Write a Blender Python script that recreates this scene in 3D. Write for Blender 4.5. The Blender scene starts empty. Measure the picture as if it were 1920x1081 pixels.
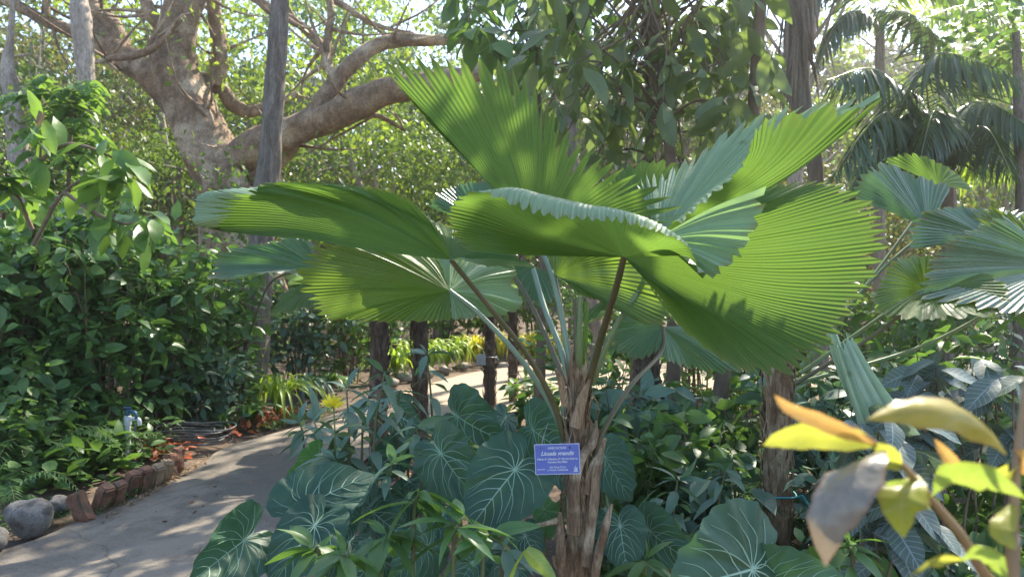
import bpy, math, random
import numpy as np
from mathutils import Vector, Matrix, noise
R = math.radians
rng = np.random.default_rng(7)
random.seed(7)
sc = bpy.context.scene
COL = sc.collection
# ------------------------------------------------------------------ camera maths
F = 1387.0; CAMZ = 1.55; PITCH = R(1.26)
def P(px, py, D):
    x = (px-960)/F; y = -(py-540.5)/F
    c, s = math.cos(PITCH), math.sin(PITCH)
    return np.array([D*x, D*(c+y*s), CAMZ+D*(-s+y*c)])
def G(px, py, z=0.0):
    d = P(px, py, 1.0)-np.array([0, 0, CAMZ])
    k = (z-CAMZ)/d[2]
    return np.array([d[0]*k, d[1]*k, z])
def W(pts): return [P(*p) for p in pts]
# ------------------------------------------------------------------ scene helpers
def tag(o, label=None, cat=None, group=None, kind=None):
    if label: o['label'] = label
    if cat: o['category'] = cat
    if group: o['group'] = group
    if kind: o['kind'] = kind
    return o
def empty(name, loc, label, cat, group=None):
    o = bpy.data.objects.new(name, None); COL.objects.link(o)
    o.location = Vector([float(a) for a in loc]); o.empty_display_size = .1
    return tag(o, label, cat, group)
class Buf:
    """collects verts/faces/uv/material/random value, builds ONE mesh"""
    def __init__(s): s.v=[]; s.f=[]; s.uv=[]; s.m=[]; s.r=[]; s.n=0; s.hard=set()
    def add(s, v, f, uv=None, m=0, r=None):
        v = np.asarray(v, float).reshape(-1,3); f = np.asarray(f, int)
        if f.ndim == 1: f = f.reshape(1,-1)
        s.v.append(v)
        s.f.append(f+s.n); s.n += len(v)
        s.uv.append(np.zeros((len(v),2)) if uv is None else np.asarray(uv, float))
        s.m.append(np.full(len(f), m, int))
        s.r.append(np.full(len(v), rng.random() if r is None else 0.0)+(0 if r is None else r))
    def build(s, name, mats, parent=None, smooth=True):
        V = np.concatenate(s.v)
        if parent is not None: V = V-np.array(WORLD(parent))
        me = bpy.data.meshes.new(name)
        me.vertices.add(len(V)); me.vertices.foreach_set('co', V.astype(np.float32).ravel())
        lv = np.concatenate([f.ravel() for f in s.f])
        tot = np.concatenate([np.full(len(f), f.shape[1]) for f in s.f])
        st = np.concatenate([[0], np.cumsum(tot)[:-1]])
        me.loops.add(len(lv)); me.loops.foreach_set('vertex_index', lv.astype(np.int32))
        me.polygons.add(len(tot)); me.polygons.foreach_set('loop_start', st.astype(np.int32))
        me.polygons.foreach_set('material_index', np.concatenate(s.m).astype(np.int32))
        uvl = me.uv_layers.new(name='UVMap')
        uv = np.concatenate(s.uv)[lv]
        uvl.data.foreach_set('uv', uv.astype(np.float32).ravel())
        a = me.attributes.new('v', 'FLOAT', 'POINT'); a.data.foreach_set('value', np.concatenate(s.r).astype(np.float32))
        me.polygons.foreach_set('use_smooth', np.full(len(tot), smooth, bool))
        me.update(calc_edges=True); me.validate()
        for m in (mats if isinstance(mats, (list, tuple)) else [mats]): me.materials.append(M[m] if isinstance(m, str) else m)
        o = bpy.data.objects.new(name, me); COL.objects.link(o)
        if parent is not None: o.parent = parent
        return o
def WORLD(p):
    l = Vector((0,0,0))
    while p is not None: l = l+p.location; p = p.parent
    return l
def cr(pts, n):
    """Catmull-Rom through pts (k,3) -> n samples"""
    p = np.asarray(pts, float); k = len(p)
    if k == 2:
        t = np.linspace(0,1,n).reshape((-1,)+(1,)*(p.ndim-1)); return p[0]*(1-t)+p[1]*t
    q = np.concatenate([(2*p[0]-p[1])[None], p, (2*p[-1]-p[-2])[None]])
    u = np.linspace(0, k-1, n); i = np.minimum(u.astype(int), k-2); t = (u-i).reshape((-1,)+(1,)*(p.ndim-1))
    a,b,c,d = q[i],q[i+1],q[i+2],q[i+3]
    return .5*((2*b)+(-a+c)*t+(2*a-5*b+4*c-d)*t*t+(-a+3*b-3*c+d)*t**3)
def nrm(a): return a/np.maximum(np.linalg.norm(a, axis=-1, keepdims=True), 1e-9)
def tube(b, pts, rad, seg=8, n=None, m=0, rough=0.0, flat=1.0, r=None, cap=True):
    pts = np.asarray(pts, float)
    n = n or max(2, (len(pts)-1)*5+1)
    if len(pts) == 2 and n == 6: n = 2
    c = cr(pts, n); rr = np.interp(np.linspace(0,1,n), np.linspace(0,1,len(rad)), rad) if hasattr(rad,'__len__') else np.full(n, rad)
    T = nrm(np.gradient(c, axis=0))
    u = np.cross(T[0], [0.3,0.9,0.1]); u = u/np.linalg.norm(u)
    vs = []; uv = []
    L = np.concatenate([[0], np.cumsum(np.linalg.norm(np.diff(c,axis=0),axis=1))])
    for i in range(n):
        u = u-T[i]*np.dot(u,T[i]); u = u/np.linalg.norm(u); w = np.cross(T[i], u)
        a = np.linspace(0, 2*math.pi, seg, endpoint=False)
        k = rr[i]*np.ones(seg)
        if rough: k = k*(1+rough*np.array([noise.noise(Vector((math.cos(x)*1.7, math.sin(x)*1.7, L[i]/max(rr[0],.02)*.5+rr[0]*91))) for x in a]))
        vs.append(c[i]+np.outer(np.cos(a)*k, u)+np.outer(np.sin(a)*k*flat, w)); uv.append(np.stack([a/6.283, np.full(seg, L[i])],1))
    V = np.concatenate(vs); idx = np.arange(n*seg).reshape(n,seg); nx = np.roll(idx,-1,1)
    f = np.stack([idx[:-1], nx[:-1], nx[1:], idx[1:]], -1).reshape(-1,4)
    b.add(V, f, np.concatenate(uv), m, r)
    if cap:
        for e, s in ((0,-1),(n-1,1)):
            base = b.n; b.add(np.vstack([vs[e], c[e]+T[e]*s*rr[e]*.3]), [[j, (j+1)%seg, seg] if s>0 else [(j+1)%seg, j, seg] for j in range(seg)], None, m, r)
# ------------------------------------------------------------------ materials
M = {}
class N:
    def __init__(s, name):
        s.m = bpy.data.materials.new(name); s.m.use_nodes = True; s.t = s.m.node_tree; s.t.nodes.clear(); M[name] = s.m
        s.out = s.n('ShaderNodeOutputMaterial')
    def n(s, t, **k):
        x = s.t.nodes.new(t)
        for a, v in k.items(): setattr(x, a, v)
        return x
    def set(s, x, **k):
        for a, v in k.items(): x.inputs[a.replace('_',' ')].default_value = v
        return x
    def l(s, a, b): s.t.links.new(a, b)
    def tex(s, kind, scale, vec=None, **k):
        x = s.n(kind); x.inputs['Scale'].default_value = scale
        for a, v in k.items(): x.inputs[a].default_value = v
        if vec is not None: s.l(vec, x.inputs['Vector'])
        return x
    def mix(s, fac, a, b, mode='MIX'):
        x = s.n('ShaderNodeMix', data_type='RGBA', blend_type=mode)
        for sock, v in ((x.inputs[0], fac), (x.inputs[6], a), (x.inputs[7], b)):
            if hasattr(v, 'links') or hasattr(v, 'is_linked'): s.l(v, sock)
            elif isinstance(v, (int, float)): sock.default_value = v
            else: sock.default_value = (*v, 1)
        return x.outputs[2]
    def ramp(s, fac, lo, hi, a=0., b=1.):
        x = s.n('ShaderNodeMapRange'); s.l(fac, x.inputs[0])
        x.inputs[1].default_value = lo; x.inputs[2].default_value = hi; x.inputs[3].default_value = a; x.inputs[4].default_value = b
        return x.outputs[0]
    def math(s, op, a, b=0.0, c=None):
        x = s.n('ShaderNodeMath', operation=op)
        for i, v in enumerate((a, b, c)):
            if v is None: continue
            if isinstance(v, (int, float)): x.inputs[i].default_value = v
            else: s.l(v, x.inputs[i])
        return x.outputs[0]
def leafmat(name, c1, c2, t=None, trans=.4, rough=.42, vein=None, nveins=9, scale=6, spec=.5, spot=0.12, back=None, pleat=0):
    # back: upper side of the blade, sky sheen and sun glint painted in pale
    k = N(name)
    at = k.n('ShaderNodeAttribute', attribute_name='v')
    tc = k.n('ShaderNodeTexCoord')
    base = k.mix(at.outputs['Fac'], c1, c2)
    nz = k.tex('ShaderNodeTexNoise', scale, tc.outputs['Object'], Detail=4.0, Roughness=.6)
    base = k.mix(k.ramp(nz.outputs['Fac'], .35, .7, 0, .55), base, tuple(min(1,x*1.7+.004) for x in c2))
    if spot:
        n2 = k.tex('ShaderNodeTexNoise', scale*7, tc.outputs['Object'], Detail=2.0)
        base = k.mix(k.ramp(n2.outputs['Fac'], .68, .76, 0, spot*3), base, (.16,.10,.035))
    if vein:
        sep = k.n('ShaderNodeSeparateXYZ'); uvn = k.n('ShaderNodeUVMap'); k.l(uvn.outputs[0], sep.inputs[0])
        u = k.math('ABSOLUTE', sep.outputs[0]); v = sep.outputs[1]
        mid = k.ramp(u, .0, .09, 1, 0)
        q = k.math('SUBTRACT', k.math('MULTIPLY', v, float(nveins)), k.math('MULTIPLY', u, 1.6))
        q = k.math('ABSOLUTE', k.math('SUBTRACT', k.math('FRACT', q), .5))
        lat = k.ramp(q, .0, .13, .7, 0)
        msk = k.math('MAXIMUM', mid, lat)
        base = k.mix(msk, base, vein)
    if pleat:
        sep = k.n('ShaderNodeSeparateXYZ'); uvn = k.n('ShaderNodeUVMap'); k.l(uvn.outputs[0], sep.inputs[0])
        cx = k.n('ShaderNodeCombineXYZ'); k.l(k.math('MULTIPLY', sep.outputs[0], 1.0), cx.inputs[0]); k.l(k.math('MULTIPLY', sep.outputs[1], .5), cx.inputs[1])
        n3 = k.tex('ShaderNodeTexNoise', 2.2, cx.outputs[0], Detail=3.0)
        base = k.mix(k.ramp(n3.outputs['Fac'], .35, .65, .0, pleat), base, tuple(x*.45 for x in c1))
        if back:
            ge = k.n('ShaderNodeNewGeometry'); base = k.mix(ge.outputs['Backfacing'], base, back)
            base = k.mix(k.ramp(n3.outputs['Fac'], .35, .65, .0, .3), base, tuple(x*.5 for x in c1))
        edge = k.math('MULTIPLY', k.ramp(sep.outputs[1], .90, 1.0, 0, .8), k.ramp(n3.outputs['Fac'], .45, .6))
        base = k.mix(edge, base, (.24,.16,.05)); n6 = k.tex('ShaderNodeTexNoise', 9, tc.outputs['Object'], Detail=5.0); base = k.mix(k.ramp(n6.outputs['Fac'], .66, .72, 0, .55), base, (.13,.12,.03))
    if name.startswith('front'):
        base = k.mix(k.ramp(u, .82, 1.0, 0, .75), base, (.22,.10,.04)); n8 = k.tex('ShaderNodeTexNoise', 45, tc.outputs['Object'], Detail=6.0, Roughness=.7); base = k.mix(k.ramp(n8.outputs['Fac'], .45, .68, 0, .45), base, tuple(x*.4 for x in c1))
        sec = k.math('ABSOLUTE', k.math('SUBTRACT', k.math('FRACT', k.math('SUBTRACT', k.math('MULTIPLY', v, 27.), k.math('MULTIPLY', u, 3.))), .5)); base = k.mix(k.ramp(sec, 0, .12, .28, 0), base, vein)
    p = k.n('ShaderNodeBsdfPrincipled'); k.l(base, p.inputs['Base Color'])
    p.inputs['Roughness'].default_value = rough; p.inputs['Specular IOR Level'].default_value = spec
    tr = k.n('ShaderNodeBsdfTranslucent')
    tcx = t or tuple(min(1, x*2.2) for x in c2)
    tn = k.mix(.75, base, tcx)
    tn = k.mix(k.ramp(nz.outputs['Fac'], .3, .7, 0, .4), tn, tuple(x*.6 for x in tcx))
    k.l(tn, tr.inputs['Color'])
    b1 = k.n('ShaderNodeBump'); b1.inputs['Strength'].default_value = .25; b1.inputs['Distance'].default_value = .01
    nb = k.tex('ShaderNodeTexNoise', scale*5, tc.outputs['Object'], Detail=3.0)
    k.l(nb.outputs['Fac'], b1.inputs['Height']); k.l(b1.outputs[0], p.inputs['Normal'])
    mx = k.n('ShaderNodeMixShader'); mx.inputs[0].default_value = trans
    k.l(p.outputs[0], mx.inputs[1]); k.l(tr.outputs[0], mx.inputs[2]); k.l(mx.outputs[0], k.out.inputs[0])
def barkmat(name, c1, c2, c3=None, scale=8, stretch=(1,1,.25), bump=.6, rough=.9, spotscale=2.0, dist=.03):
    k = N(name); tc = k.n('ShaderNodeTexCoord')
    mp = k.n('ShaderNodeMapping'); mp.inputs['Scale'].default_value = stretch; k.l(tc.outputs['Object'], mp.inputs[0])
    nz = k.tex('ShaderNodeTexNoise', scale, mp.outputs[0], Detail=8.0, Roughness=.65)
    base = k.mix(k.ramp(nz.outputs['Fac'], .35, .65), c1, c2)
    if c3:
        n2 = k.tex('ShaderNodeTexNoise', spotscale, tc.outputs['Object'], Detail=5.0)
        base = k.mix(k.ramp(n2.outputs['Fac'], .52, .62), base, c3)
    n7 = k.tex('ShaderNodeTexNoise', scale*6, mp.outputs[0], Detail=6.0, Roughness=.7); base = k.mix(k.ramp(n7.outputs['Fac'], .45, .6, 0, .55), base, tuple(x*.5 for x in c1)); v7 = k.tex('ShaderNodeTexVoronoi', scale*2.2, k.mix(.25, mp.outputs[0], nz.outputs['Color'])); v7.feature = 'DISTANCE_TO_EDGE'; base = k.mix(k.ramp(v7.outputs['Distance'], 0, .05, .6, 0), base, tuple(x*.35 for x in c1))
    p = k.n('ShaderNodeBsdfPrincipled'); k.l(base, p.inputs['Base Color']); p.inputs['Roughness'].default_value = rough
    b = k.n('ShaderNodeBump'); b.inputs['Strength'].default_value = bump; b.inputs['Distance'].default_value = dist
    k.l(nz.outputs['Fac'], b.inputs['Height']); k.l(b.outputs[0], p.inputs['Normal']); k.l(p.outputs[0], k.out.inputs[0])
def plain(name, c, rough=.5, metal=0, c2=None, scale=20, trans=0):
    k = N(name); p = k.n('ShaderNodeBsdfPrincipled'); p.inputs['Roughness'].default_value = rough; p.inputs['Metallic'].default_value = metal
    tc = k.n('ShaderNodeTexCoord'); nz = k.tex('ShaderNodeTexNoise', scale, tc.outputs['Object'], Detail=5.0)
    k.l(k.mix(k.ramp(nz.outputs['Fac'], .3, .7), c, c2 or tuple(x*.75 for x in c)), p.inputs['Base Color']); k.l(p.outputs[0], k.out.inputs[0])

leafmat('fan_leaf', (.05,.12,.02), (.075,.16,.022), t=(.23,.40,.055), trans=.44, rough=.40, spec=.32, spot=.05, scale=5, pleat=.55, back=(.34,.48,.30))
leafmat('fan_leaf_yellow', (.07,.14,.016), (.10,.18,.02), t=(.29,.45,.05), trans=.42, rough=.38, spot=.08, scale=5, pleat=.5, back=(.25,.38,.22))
leafmat('fan_leaf_blue', (.055,.12,.06), (.09,.17,.09), t=(.16,.38,.08), trans=.3, rough=.3, spot=.03, scale=5, pleat=.5)
leafmat('fan_leaf_pale', (.36,.48,.36), (.46,.56,.44), t=(.45,.65,.35), trans=.35, rough=.35, spot=.05, scale=5, pleat=.3)
leafmat('velvet_leaf', (.02,.06,.036), (.042,.095,.055), t=(.10,.26,.06), trans=.22, rough=.48, spot=.08, scale=9, spec=.4)
leafmat('velvet_leaf_young', (.05,.15,.04), (.07,.18,.05), t=(.2,.45,.08), trans=.35, rough=.55, spot=.03, scale=9)
leafmat('hedge_leaf', (.03,.08,.034), (.12,.23,.075), t=(.24,.46,.06), trans=.36, rough=.36, vein=(.05,.11,.045), nveins=7, scale=3)
leafmat('sapling_leaf', (.05,.12,.022), (.10,.19,.035), t=(.28,.47,.06), trans=.45, rough=.38, vein=(.12,.24,.06), nveins=10, scale=3)
leafmat('blue_leaf', (.05,.10,.065), (.105,.17,.115), t=(.15,.32,.1), trans=.25, rough=.45, vein=(.09,.17,.09), nveins=8, scale=4)
leafmat('mid_leaf', (.035,.085,.028), (.095,.17,.05), t=(.22,.42,.05), trans=.35, rough=.42, vein=(.08,.16,.05), nveins=8, scale=3)
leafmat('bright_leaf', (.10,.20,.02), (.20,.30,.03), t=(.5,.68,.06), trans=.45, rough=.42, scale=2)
leafmat('yellow_leaf', (.30,.32,.02), (.50,.45,.04), t=(.75,.70,.06), trans=.4, rough=.45, scale=2)
leafmat('wood_leaf', (.025,.06,.015), (.10,.17,.03), t=(.26,.40,.04), trans=.35, rough=.45, scale=1.2)
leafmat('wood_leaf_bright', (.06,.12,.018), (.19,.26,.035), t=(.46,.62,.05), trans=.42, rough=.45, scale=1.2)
leafmat('wood_leaf_olive', (.03,.04,.015), (.13,.12,.04), t=(.25,.26,.05), trans=.35, rough=.5, scale=1.2)
leafmat('big_shade_leaf', (.05,.09,.045), (.14,.18,.09), t=(.30,.42,.08), trans=.42, rough=.42, vein=(.09,.14,.05), nveins=8, scale=3)
leafmat('palm_frond', (.03,.06,.04), (.055,.10,.055), t=(.18,.34,.05), trans=.22, rough=.25, scale=2)
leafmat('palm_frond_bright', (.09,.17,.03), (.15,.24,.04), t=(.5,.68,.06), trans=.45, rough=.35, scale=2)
leafmat('fern_leaf', (.04,.11,.03), (.07,.15,.045), t=(.22,.42,.06), trans=.35, rough=.5, scale=4)
leafmat('strap_leaf', (.06,.14,.02), (.13,.22,.03), t=(.4,.6,.06), trans=.35, rough=.4, scale=4)
leafmat('silver_leaf', (.055,.085,.065), (.09,.12,.095), t=(.15,.25,.12), trans=.2, rough=.4, vein=(.30,.36,.34), nveins=9, scale=4)
leafmat('red_leaf', (.35,.05,.02), (.50,.16,.05), t=(.6,.15,.06), trans=.3, rough=.5, scale=4)
leafmat('litter_leaf', (.16,.07,.03), (.32,.18,.09), t=(.3,.15,.06), trans=.15, rough=.8, scale=4)
leafmat('dead_leaf', (.15,.10,.05), (.25,.17,.09), t=(.3,.2,.1), trans=.2, rough=.8, scale=4)
leafmat('front_yellow', (.22,.26,.03), (.32,.35,.04), t=(.62,.64,.08), trans=.5, rough=.4, scale=7, spot=.05, vein=(.42,.36,.14), nveins=9)
leafmat('front_olive', (.28,.24,.03), (.36,.30,.04), t=(.70,.55,.06), trans=.45, rough=.35, scale=7, spot=.05, vein=(.42,.36,.14), nveins=9)
leafmat('front_orange', (.30,.17,.06), (.38,.22,.07), t=(.7,.42,.12), trans=.4, rough=.4, scale=7, spot=.05, vein=(.42,.36,.14), nveins=9)
leafmat('front_grey', (.17,.165,.15), (.21,.20,.17), t=(.35,.25,.13), trans=.25, rough=.3, scale=12, spot=.12, vein=(.27,.24,.2), nveins=10)
leafmat('front_green', (.12,.24,.05), (.2,.32,.06), t=(.45,.6,.08), trans=.4, rough=.35, scale=7, spot=.05, vein=(.42,.36,.14), nveins=9)
leafmat('flower_yellow', (.75,.62,.02), (.8,.7,.05), t=(.9,.8,.1), trans=.3, rough=.5, scale=7, spot=0)
leafmat('moss', (.03,.08,.015), (.06,.13,.02), t=(.2,.35,.05), trans=.3, rough=.7, scale=7)
plain('vein', (.36,.50,.38), .5, c2=(.16,.30,.18), scale=6)
plain('petiole_green', (.10,.17,.06), .35, c2=(.16,.20,.08), scale=14)
plain('petiole_brown', (.085,.085,.035), .4, c2=(.13,.10,.05), scale=14)
plain('petiole_blue_lit', (.20,.27,.19), .28, c2=(.15,.22,.14), scale=14)  # pale bluish tone paints the blue light falling on these petioles
plain('stem_green', (.08,.12,.04), .6, c2=(.13,.12,.06), scale=12)
plain('stem_brown', (.10,.07,.045), .8, c2=(.20,.15,.10), scale=12)
plain('front_stem', (.22,.13,.07), .5, c2=(.30,.20,.09), scale=30)
barkmat('fig_bark', (.16,.10,.06), (.42,.29,.185), (.58,.45,.32), scale=7, stretch=(1,1,.7), bump=1.0, spotscale=1.6, dist=.06)
barkmat('grey_bark', (.10,.08,.065), (.31,.265,.22), None, scale=11, stretch=(1.6,1.6,.22), bump=.9, dist=.04)
barkmat('pale_bark', (.25,.2,.16), (.5,.43,.36), None, scale=6, stretch=(1,1,.3), bump=.5)
barkmat('palm_bark', (.17,.10,.06), (.44,.31,.19), (.56,.44,.30), scale=16, stretch=(1.6,1.6,.22), bump=.9, spotscale=7, dist=.015)
barkmat('dark_palm_bark', (.045,.028,.02), (.17,.115,.075), (.24,.17,.12), scale=18, stretch=(1.8,1.8,.2), bump=1, spotscale=9, dist=.02)
barkmat('fibre', (.20,.15,.11), (.38,.32,.26), None, scale=20, stretch=(2,2,.15), bump=.7)
barkmat('boulder', (.12,.11,.10), (.24,.22,.20), (.07,.065,.055), scale=14, stretch=(1,1,1), bump=.5, spotscale=9, dist=.01)
barkmat('brick', (.17,.08,.05), (.32,.165,.10), (.12,.09,.055), scale=22, stretch=(1,1,1), bump=.7, spotscale=11, dist=.008)
barkmat('pale_brick', (.36,.24,.14), (.46,.34,.20), (.30,.20,.12), scale=22, stretch=(1,1,1), bump=.7, spotscale=11, dist=.008)
barkmat('pale_stone', (.26,.22,.17), (.42,.37,.30), (.16,.13,.09), scale=14, stretch=(1,1,1), bump=.5, spotscale=9, dist=.01)
plain('hose_rubber', (.07,.075,.07), .45, c2=(.12,.12,.11), scale=30)
plain('white_plastic', (.62,.64,.66), .4, scale=30)
plain('tap_blue', (.03,.09,.16), .4)
plain('sign_blue', (.10,.14,.46), .38, c2=(.13,.17,.52), scale=9)
plain('sign_white', (.66,.70,.82), .5)
plain('wire', (.35,.37,.38), .4, metal=.6)
plain('tape_teal', (.05,.33,.36), .5)
plain('sign_hole', (.02,.03,.05), .6)
# ground + path
k = N('soil'); tc = k.n('ShaderNodeTexCoord')
n1 = k.tex('ShaderNodeTexNoise', 1.3, tc.outputs['Object'], Detail=8.0); n2 = k.tex('ShaderNodeTexVoronoi', 26, tc.outputs['Object'])
b = k.mix(k.ramp(n1.outputs['Fac'], .4, .6), (.075,.05,.035), (.15,.105,.07))
b = k.mix(k.ramp(n2.outputs['Distance'], .0, .35, .55, 0), b, (.26,.17,.11))
p = k.n('ShaderNodeBsdfPrincipled'); k.l(b, p.inputs['Base Color']); p.inputs['Roughness'].default_value = .95
bp = k.n('ShaderNodeBump'); bp.inputs['Strength'].default_value = .8; bp.inputs['Distance'].default_value = .03
n3 = k.tex('ShaderNodeTexNoise', 14, tc.outputs['Object'], Detail=8.0); k.l(n3.outputs['Fac'], bp.inputs['Height']); k.l(bp.outputs[0], p.inputs['Normal']); k.l(p.outputs[0], k.out.inputs[0])
k = N('path_surface'); tc = k.n('ShaderNodeTexCoord'); sp = k.n('ShaderNodeSeparateXYZ'); k.l(tc.outputs['Object'], sp.inputs[0])
n1 = k.tex('ShaderNodeTexNoise', .9, tc.outputs['Object'], Detail=9.0, Roughness=.6)
n2 = k.tex('ShaderNodeTexNoise', 60, tc.outputs['Object'], Detail=4.0, Roughness=.7)
n4 = k.tex('ShaderNodeTexNoise', 5, tc.outputs['Object'], Detail=6.0)
g = k.mix(k.ramp(n1.outputs['Fac'], .46, .54), (.085,.073,.06), (.20,.168,.13)); n5 = k.tex('ShaderNodeTexNoise', 3.2, tc.outputs['Object'], Detail=9.0, Roughness=.7); g = k.mix(k.ramp(n5.outputs['Fac'], .5, .66, 0, .7), g, (.04,.037,.033))  # tone patches: worn concrete, plus sun patches painted into the colour
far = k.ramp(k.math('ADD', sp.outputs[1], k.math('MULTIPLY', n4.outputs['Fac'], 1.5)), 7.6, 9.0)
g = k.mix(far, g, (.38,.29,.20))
g = k.mix(k.ramp(n2.outputs['Fac'], .3, .7, 0, .45), g, (.30,.25,.19)); g = k.mix(k.ramp(n2.outputs['Fac'], .62, .74, 0, .6), g, (.05,.045,.04))
vo = k.tex('ShaderNodeTexVoronoi', 1.1, tc.outputs['Object']); vo.feature = 'DISTANCE_TO_EDGE'
wn = k.mix(.12, tc.outputs['Object'], n4.outputs['Color']); k.l(wn, vo.inputs['Vector'])
g = k.mix(k.ramp(vo.outputs['Distance'], 0, .007, .6, 0), g, (.05,.045,.035))
p = k.n('ShaderNodeBsdfPrincipled'); k.l(g, p.inputs['Base Color']); p.inputs['Roughness'].default_value = .85
bp = k.n('ShaderNodeBump'); bp.inputs['Strength'].default_value = .5; bp.inputs['Distance'].default_value = .006
k.l(n2.outputs['Fac'], bp.inputs['Height']); k.l(bp.outputs[0], p.inputs['Normal']); k.l(p.outputs[0], k.out.inputs[0])
# ------------------------------------------------------------------ leaf templates + scattering
def tmpl(w=.3, seg=1, fold=.25, droop=.15, peak=.42, wave=0.0, stalk=.0):
    """unit-length leaf along +Y, normal +Z"""
    if seg == 1:
        v = [(0,0,0), (-w, peak, fold*w), (0,peak,0.0), (w, peak, fold*w), (0,1,-droop)]
        return np.array(v), np.array([[0,2,1,1],[0,3,2,2],[1,2,4,4],[2,3,4,4]])[:, :3], np.array([(0,0),(-1,peak),(0,peak),(1,peak),(0,1)])
    v=[]; uv=[]; t = np.linspace(0,1,seg+1)
    for i, a in enumerate(t):
        s = max(0, (a-stalk)/(1-stalk)); p_ = math.log(.5)/math.log(peak)
        ww = w*math.sin(math.pi*min(1,s)**p_)**.85 if 0 < s < 1 else 0.004
        z = -droop*a*a; wv = wave*math.sin(a*13)*w
        for u in (-1,0,1):
            v.append((u*ww, a, z+abs(u)*fold*ww+u*wv)); uv.append((u, a))
    f=[]
    for i in range(seg):
        for j in range(2): f.append([i*3+j, i*3+j+1, i*3+j+4, i*3+j+3])
    return np.array(v), np.array(f), np.array(uv)
T_FAR = tmpl(.27, 1, .3, .12)
T_OV = tmpl(.26, 4, .25, .22, .42, .04)
T_OV8 = tmpl(.26, 8, .22, .25, .45, .06)
T_LAN = tmpl(.15, 5, .25, .35, .4, .03)
T_BIG = tmpl(.22, 7, .2, .35, .5, .09)
T_NARROW = tmpl(.045, 3, .5, .25, .35)
T_NARROW2 = tmpl(.06, 1, .5, .2, .35)
def scatter(b, T, pos, d, up, s, m=0, r=None, wscale=1.0):
    tv, tf, tuv = T; n = len(pos)
    if n == 0: return
    d = nrm(d); x = nrm(np.cross(d, up)); z = np.cross(x, d)
    s = np.broadcast_to(np.asarray(s, float), (n,))[:,None,None]
    V = pos[:,None,:]+s*(tv[None,:,0:1]*x[:,None,:]*wscale+tv[None,:,1:2]*d[:,None,:]+tv[None,:,2:3]*z[:,None,:])
    f = (tf[None]+(np.arange(n)*len(tv))[:,None,None]).reshape(-1, tf.shape[1])
    rr = rng.random(n) if r is None else r
    b.add(V.reshape(-1,3), f, np.tile(tuv,(n,1)), m, np.repeat(rr, len(tv)))
def rdir(n): return nrm(rng.normal(size=(n,3)))
def clusters(b, cen, T, per, size, spread, m=0, droop=.3, rad=.0, upj=.6):
    """whorls of leaves around every centre"""
    n = len(cen)*per
    c = np.repeat(cen, per, 0); d = rdir(n); d[:,2] = d[:,2]*.6-droop+.15
    pos = c+nrm(d)*spread*rng.random((n,1))**.6
    up = np.array([0,0,1.0])+rng.normal(size=(n,3))*upj
    scatter(b, T, pos, d, up, size*(.45+1.0*rng.random(n)**1.4), m)
# ------------------------------------------------------------------ plant generators
def shrub(name, base, h, rad, label, cat, group=None, mat='hedge_leaf', T=T_OV, nst=9, ncl=120, per=7, size=.13, low=.3, stem='stem_brown', lean=(0,0), sr=.012, flowers=None, spread=.12, part='foliage', droop=.3, seed=None):
    root = empty(name, base, label, cat, group)
    sb = Buf(); lb = Buf(); tips=[]
    base = np.array(base, float)
    for i in range(nst):
        a = rng.random()*6.283; r0 = rad*.25*rng.random(); r1 = rad*(.25+.75*rng.random()**.7); hh = h*(.7+.3*rng.random())
        p0 = base+[math.cos(a)*r0, math.sin(a)*r0, -.03]
        p1 = base+[math.cos(a)*r0*1.6+rng.normal()*.04+lean[0]*.4, math.sin(a)*r0*1.6+rng.normal()*.04+lean[1]*.4, hh*.45]
        p2 = base+[math.cos(a)*r1+lean[0], math.sin(a)*r1+lean[1], hh]
        tube(sb, [p0,p1,p2], [sr*(.8+.5*rng.random()), sr*.7, sr*.3], 5, 9, cap=False)
        c = cr([p0,p1,p2], 20); tips.append(c)
    cen=[]
    for j in range(ncl):
        c = tips[rng.integers(nst)]; t = low+(1-low)*rng.random()**.8; k_ = min(19, int(t*19)); q = c[k_]
        a = rng.random()*6.283; rr = rad*.55*rng.random()**.5*(1.25-t*.6)
        e = q+[math.cos(a)*rr, math.sin(a)*rr, (rng.random()-.35)*h*.14]
        if e[2] < base[2]+.03: e[2] = base[2]+.05
        cen.append(e)
        if rr > .05: tube(sb, [q, (q+e)/2+[0,0,.02], e], [sr*.35, sr*.2], 3, 4, cap=False)
    cen = np.array(cen)
    clusters(lb, cen, T, per, size, spread, droop=droop)
    sb.build('stems', stem, root); lb.build(part, mat, root)
    if flowers:
        fm, fn, fs = flowers; fb = Buf(); c = cen[rng.integers(len(cen), size=fn)]+rng.normal(size=(fn,3))*.05
        clusters(fb, c, T_FAR, 6, fs, fs*.4); fb.build('blossoms', fm, root)
    return root
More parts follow.
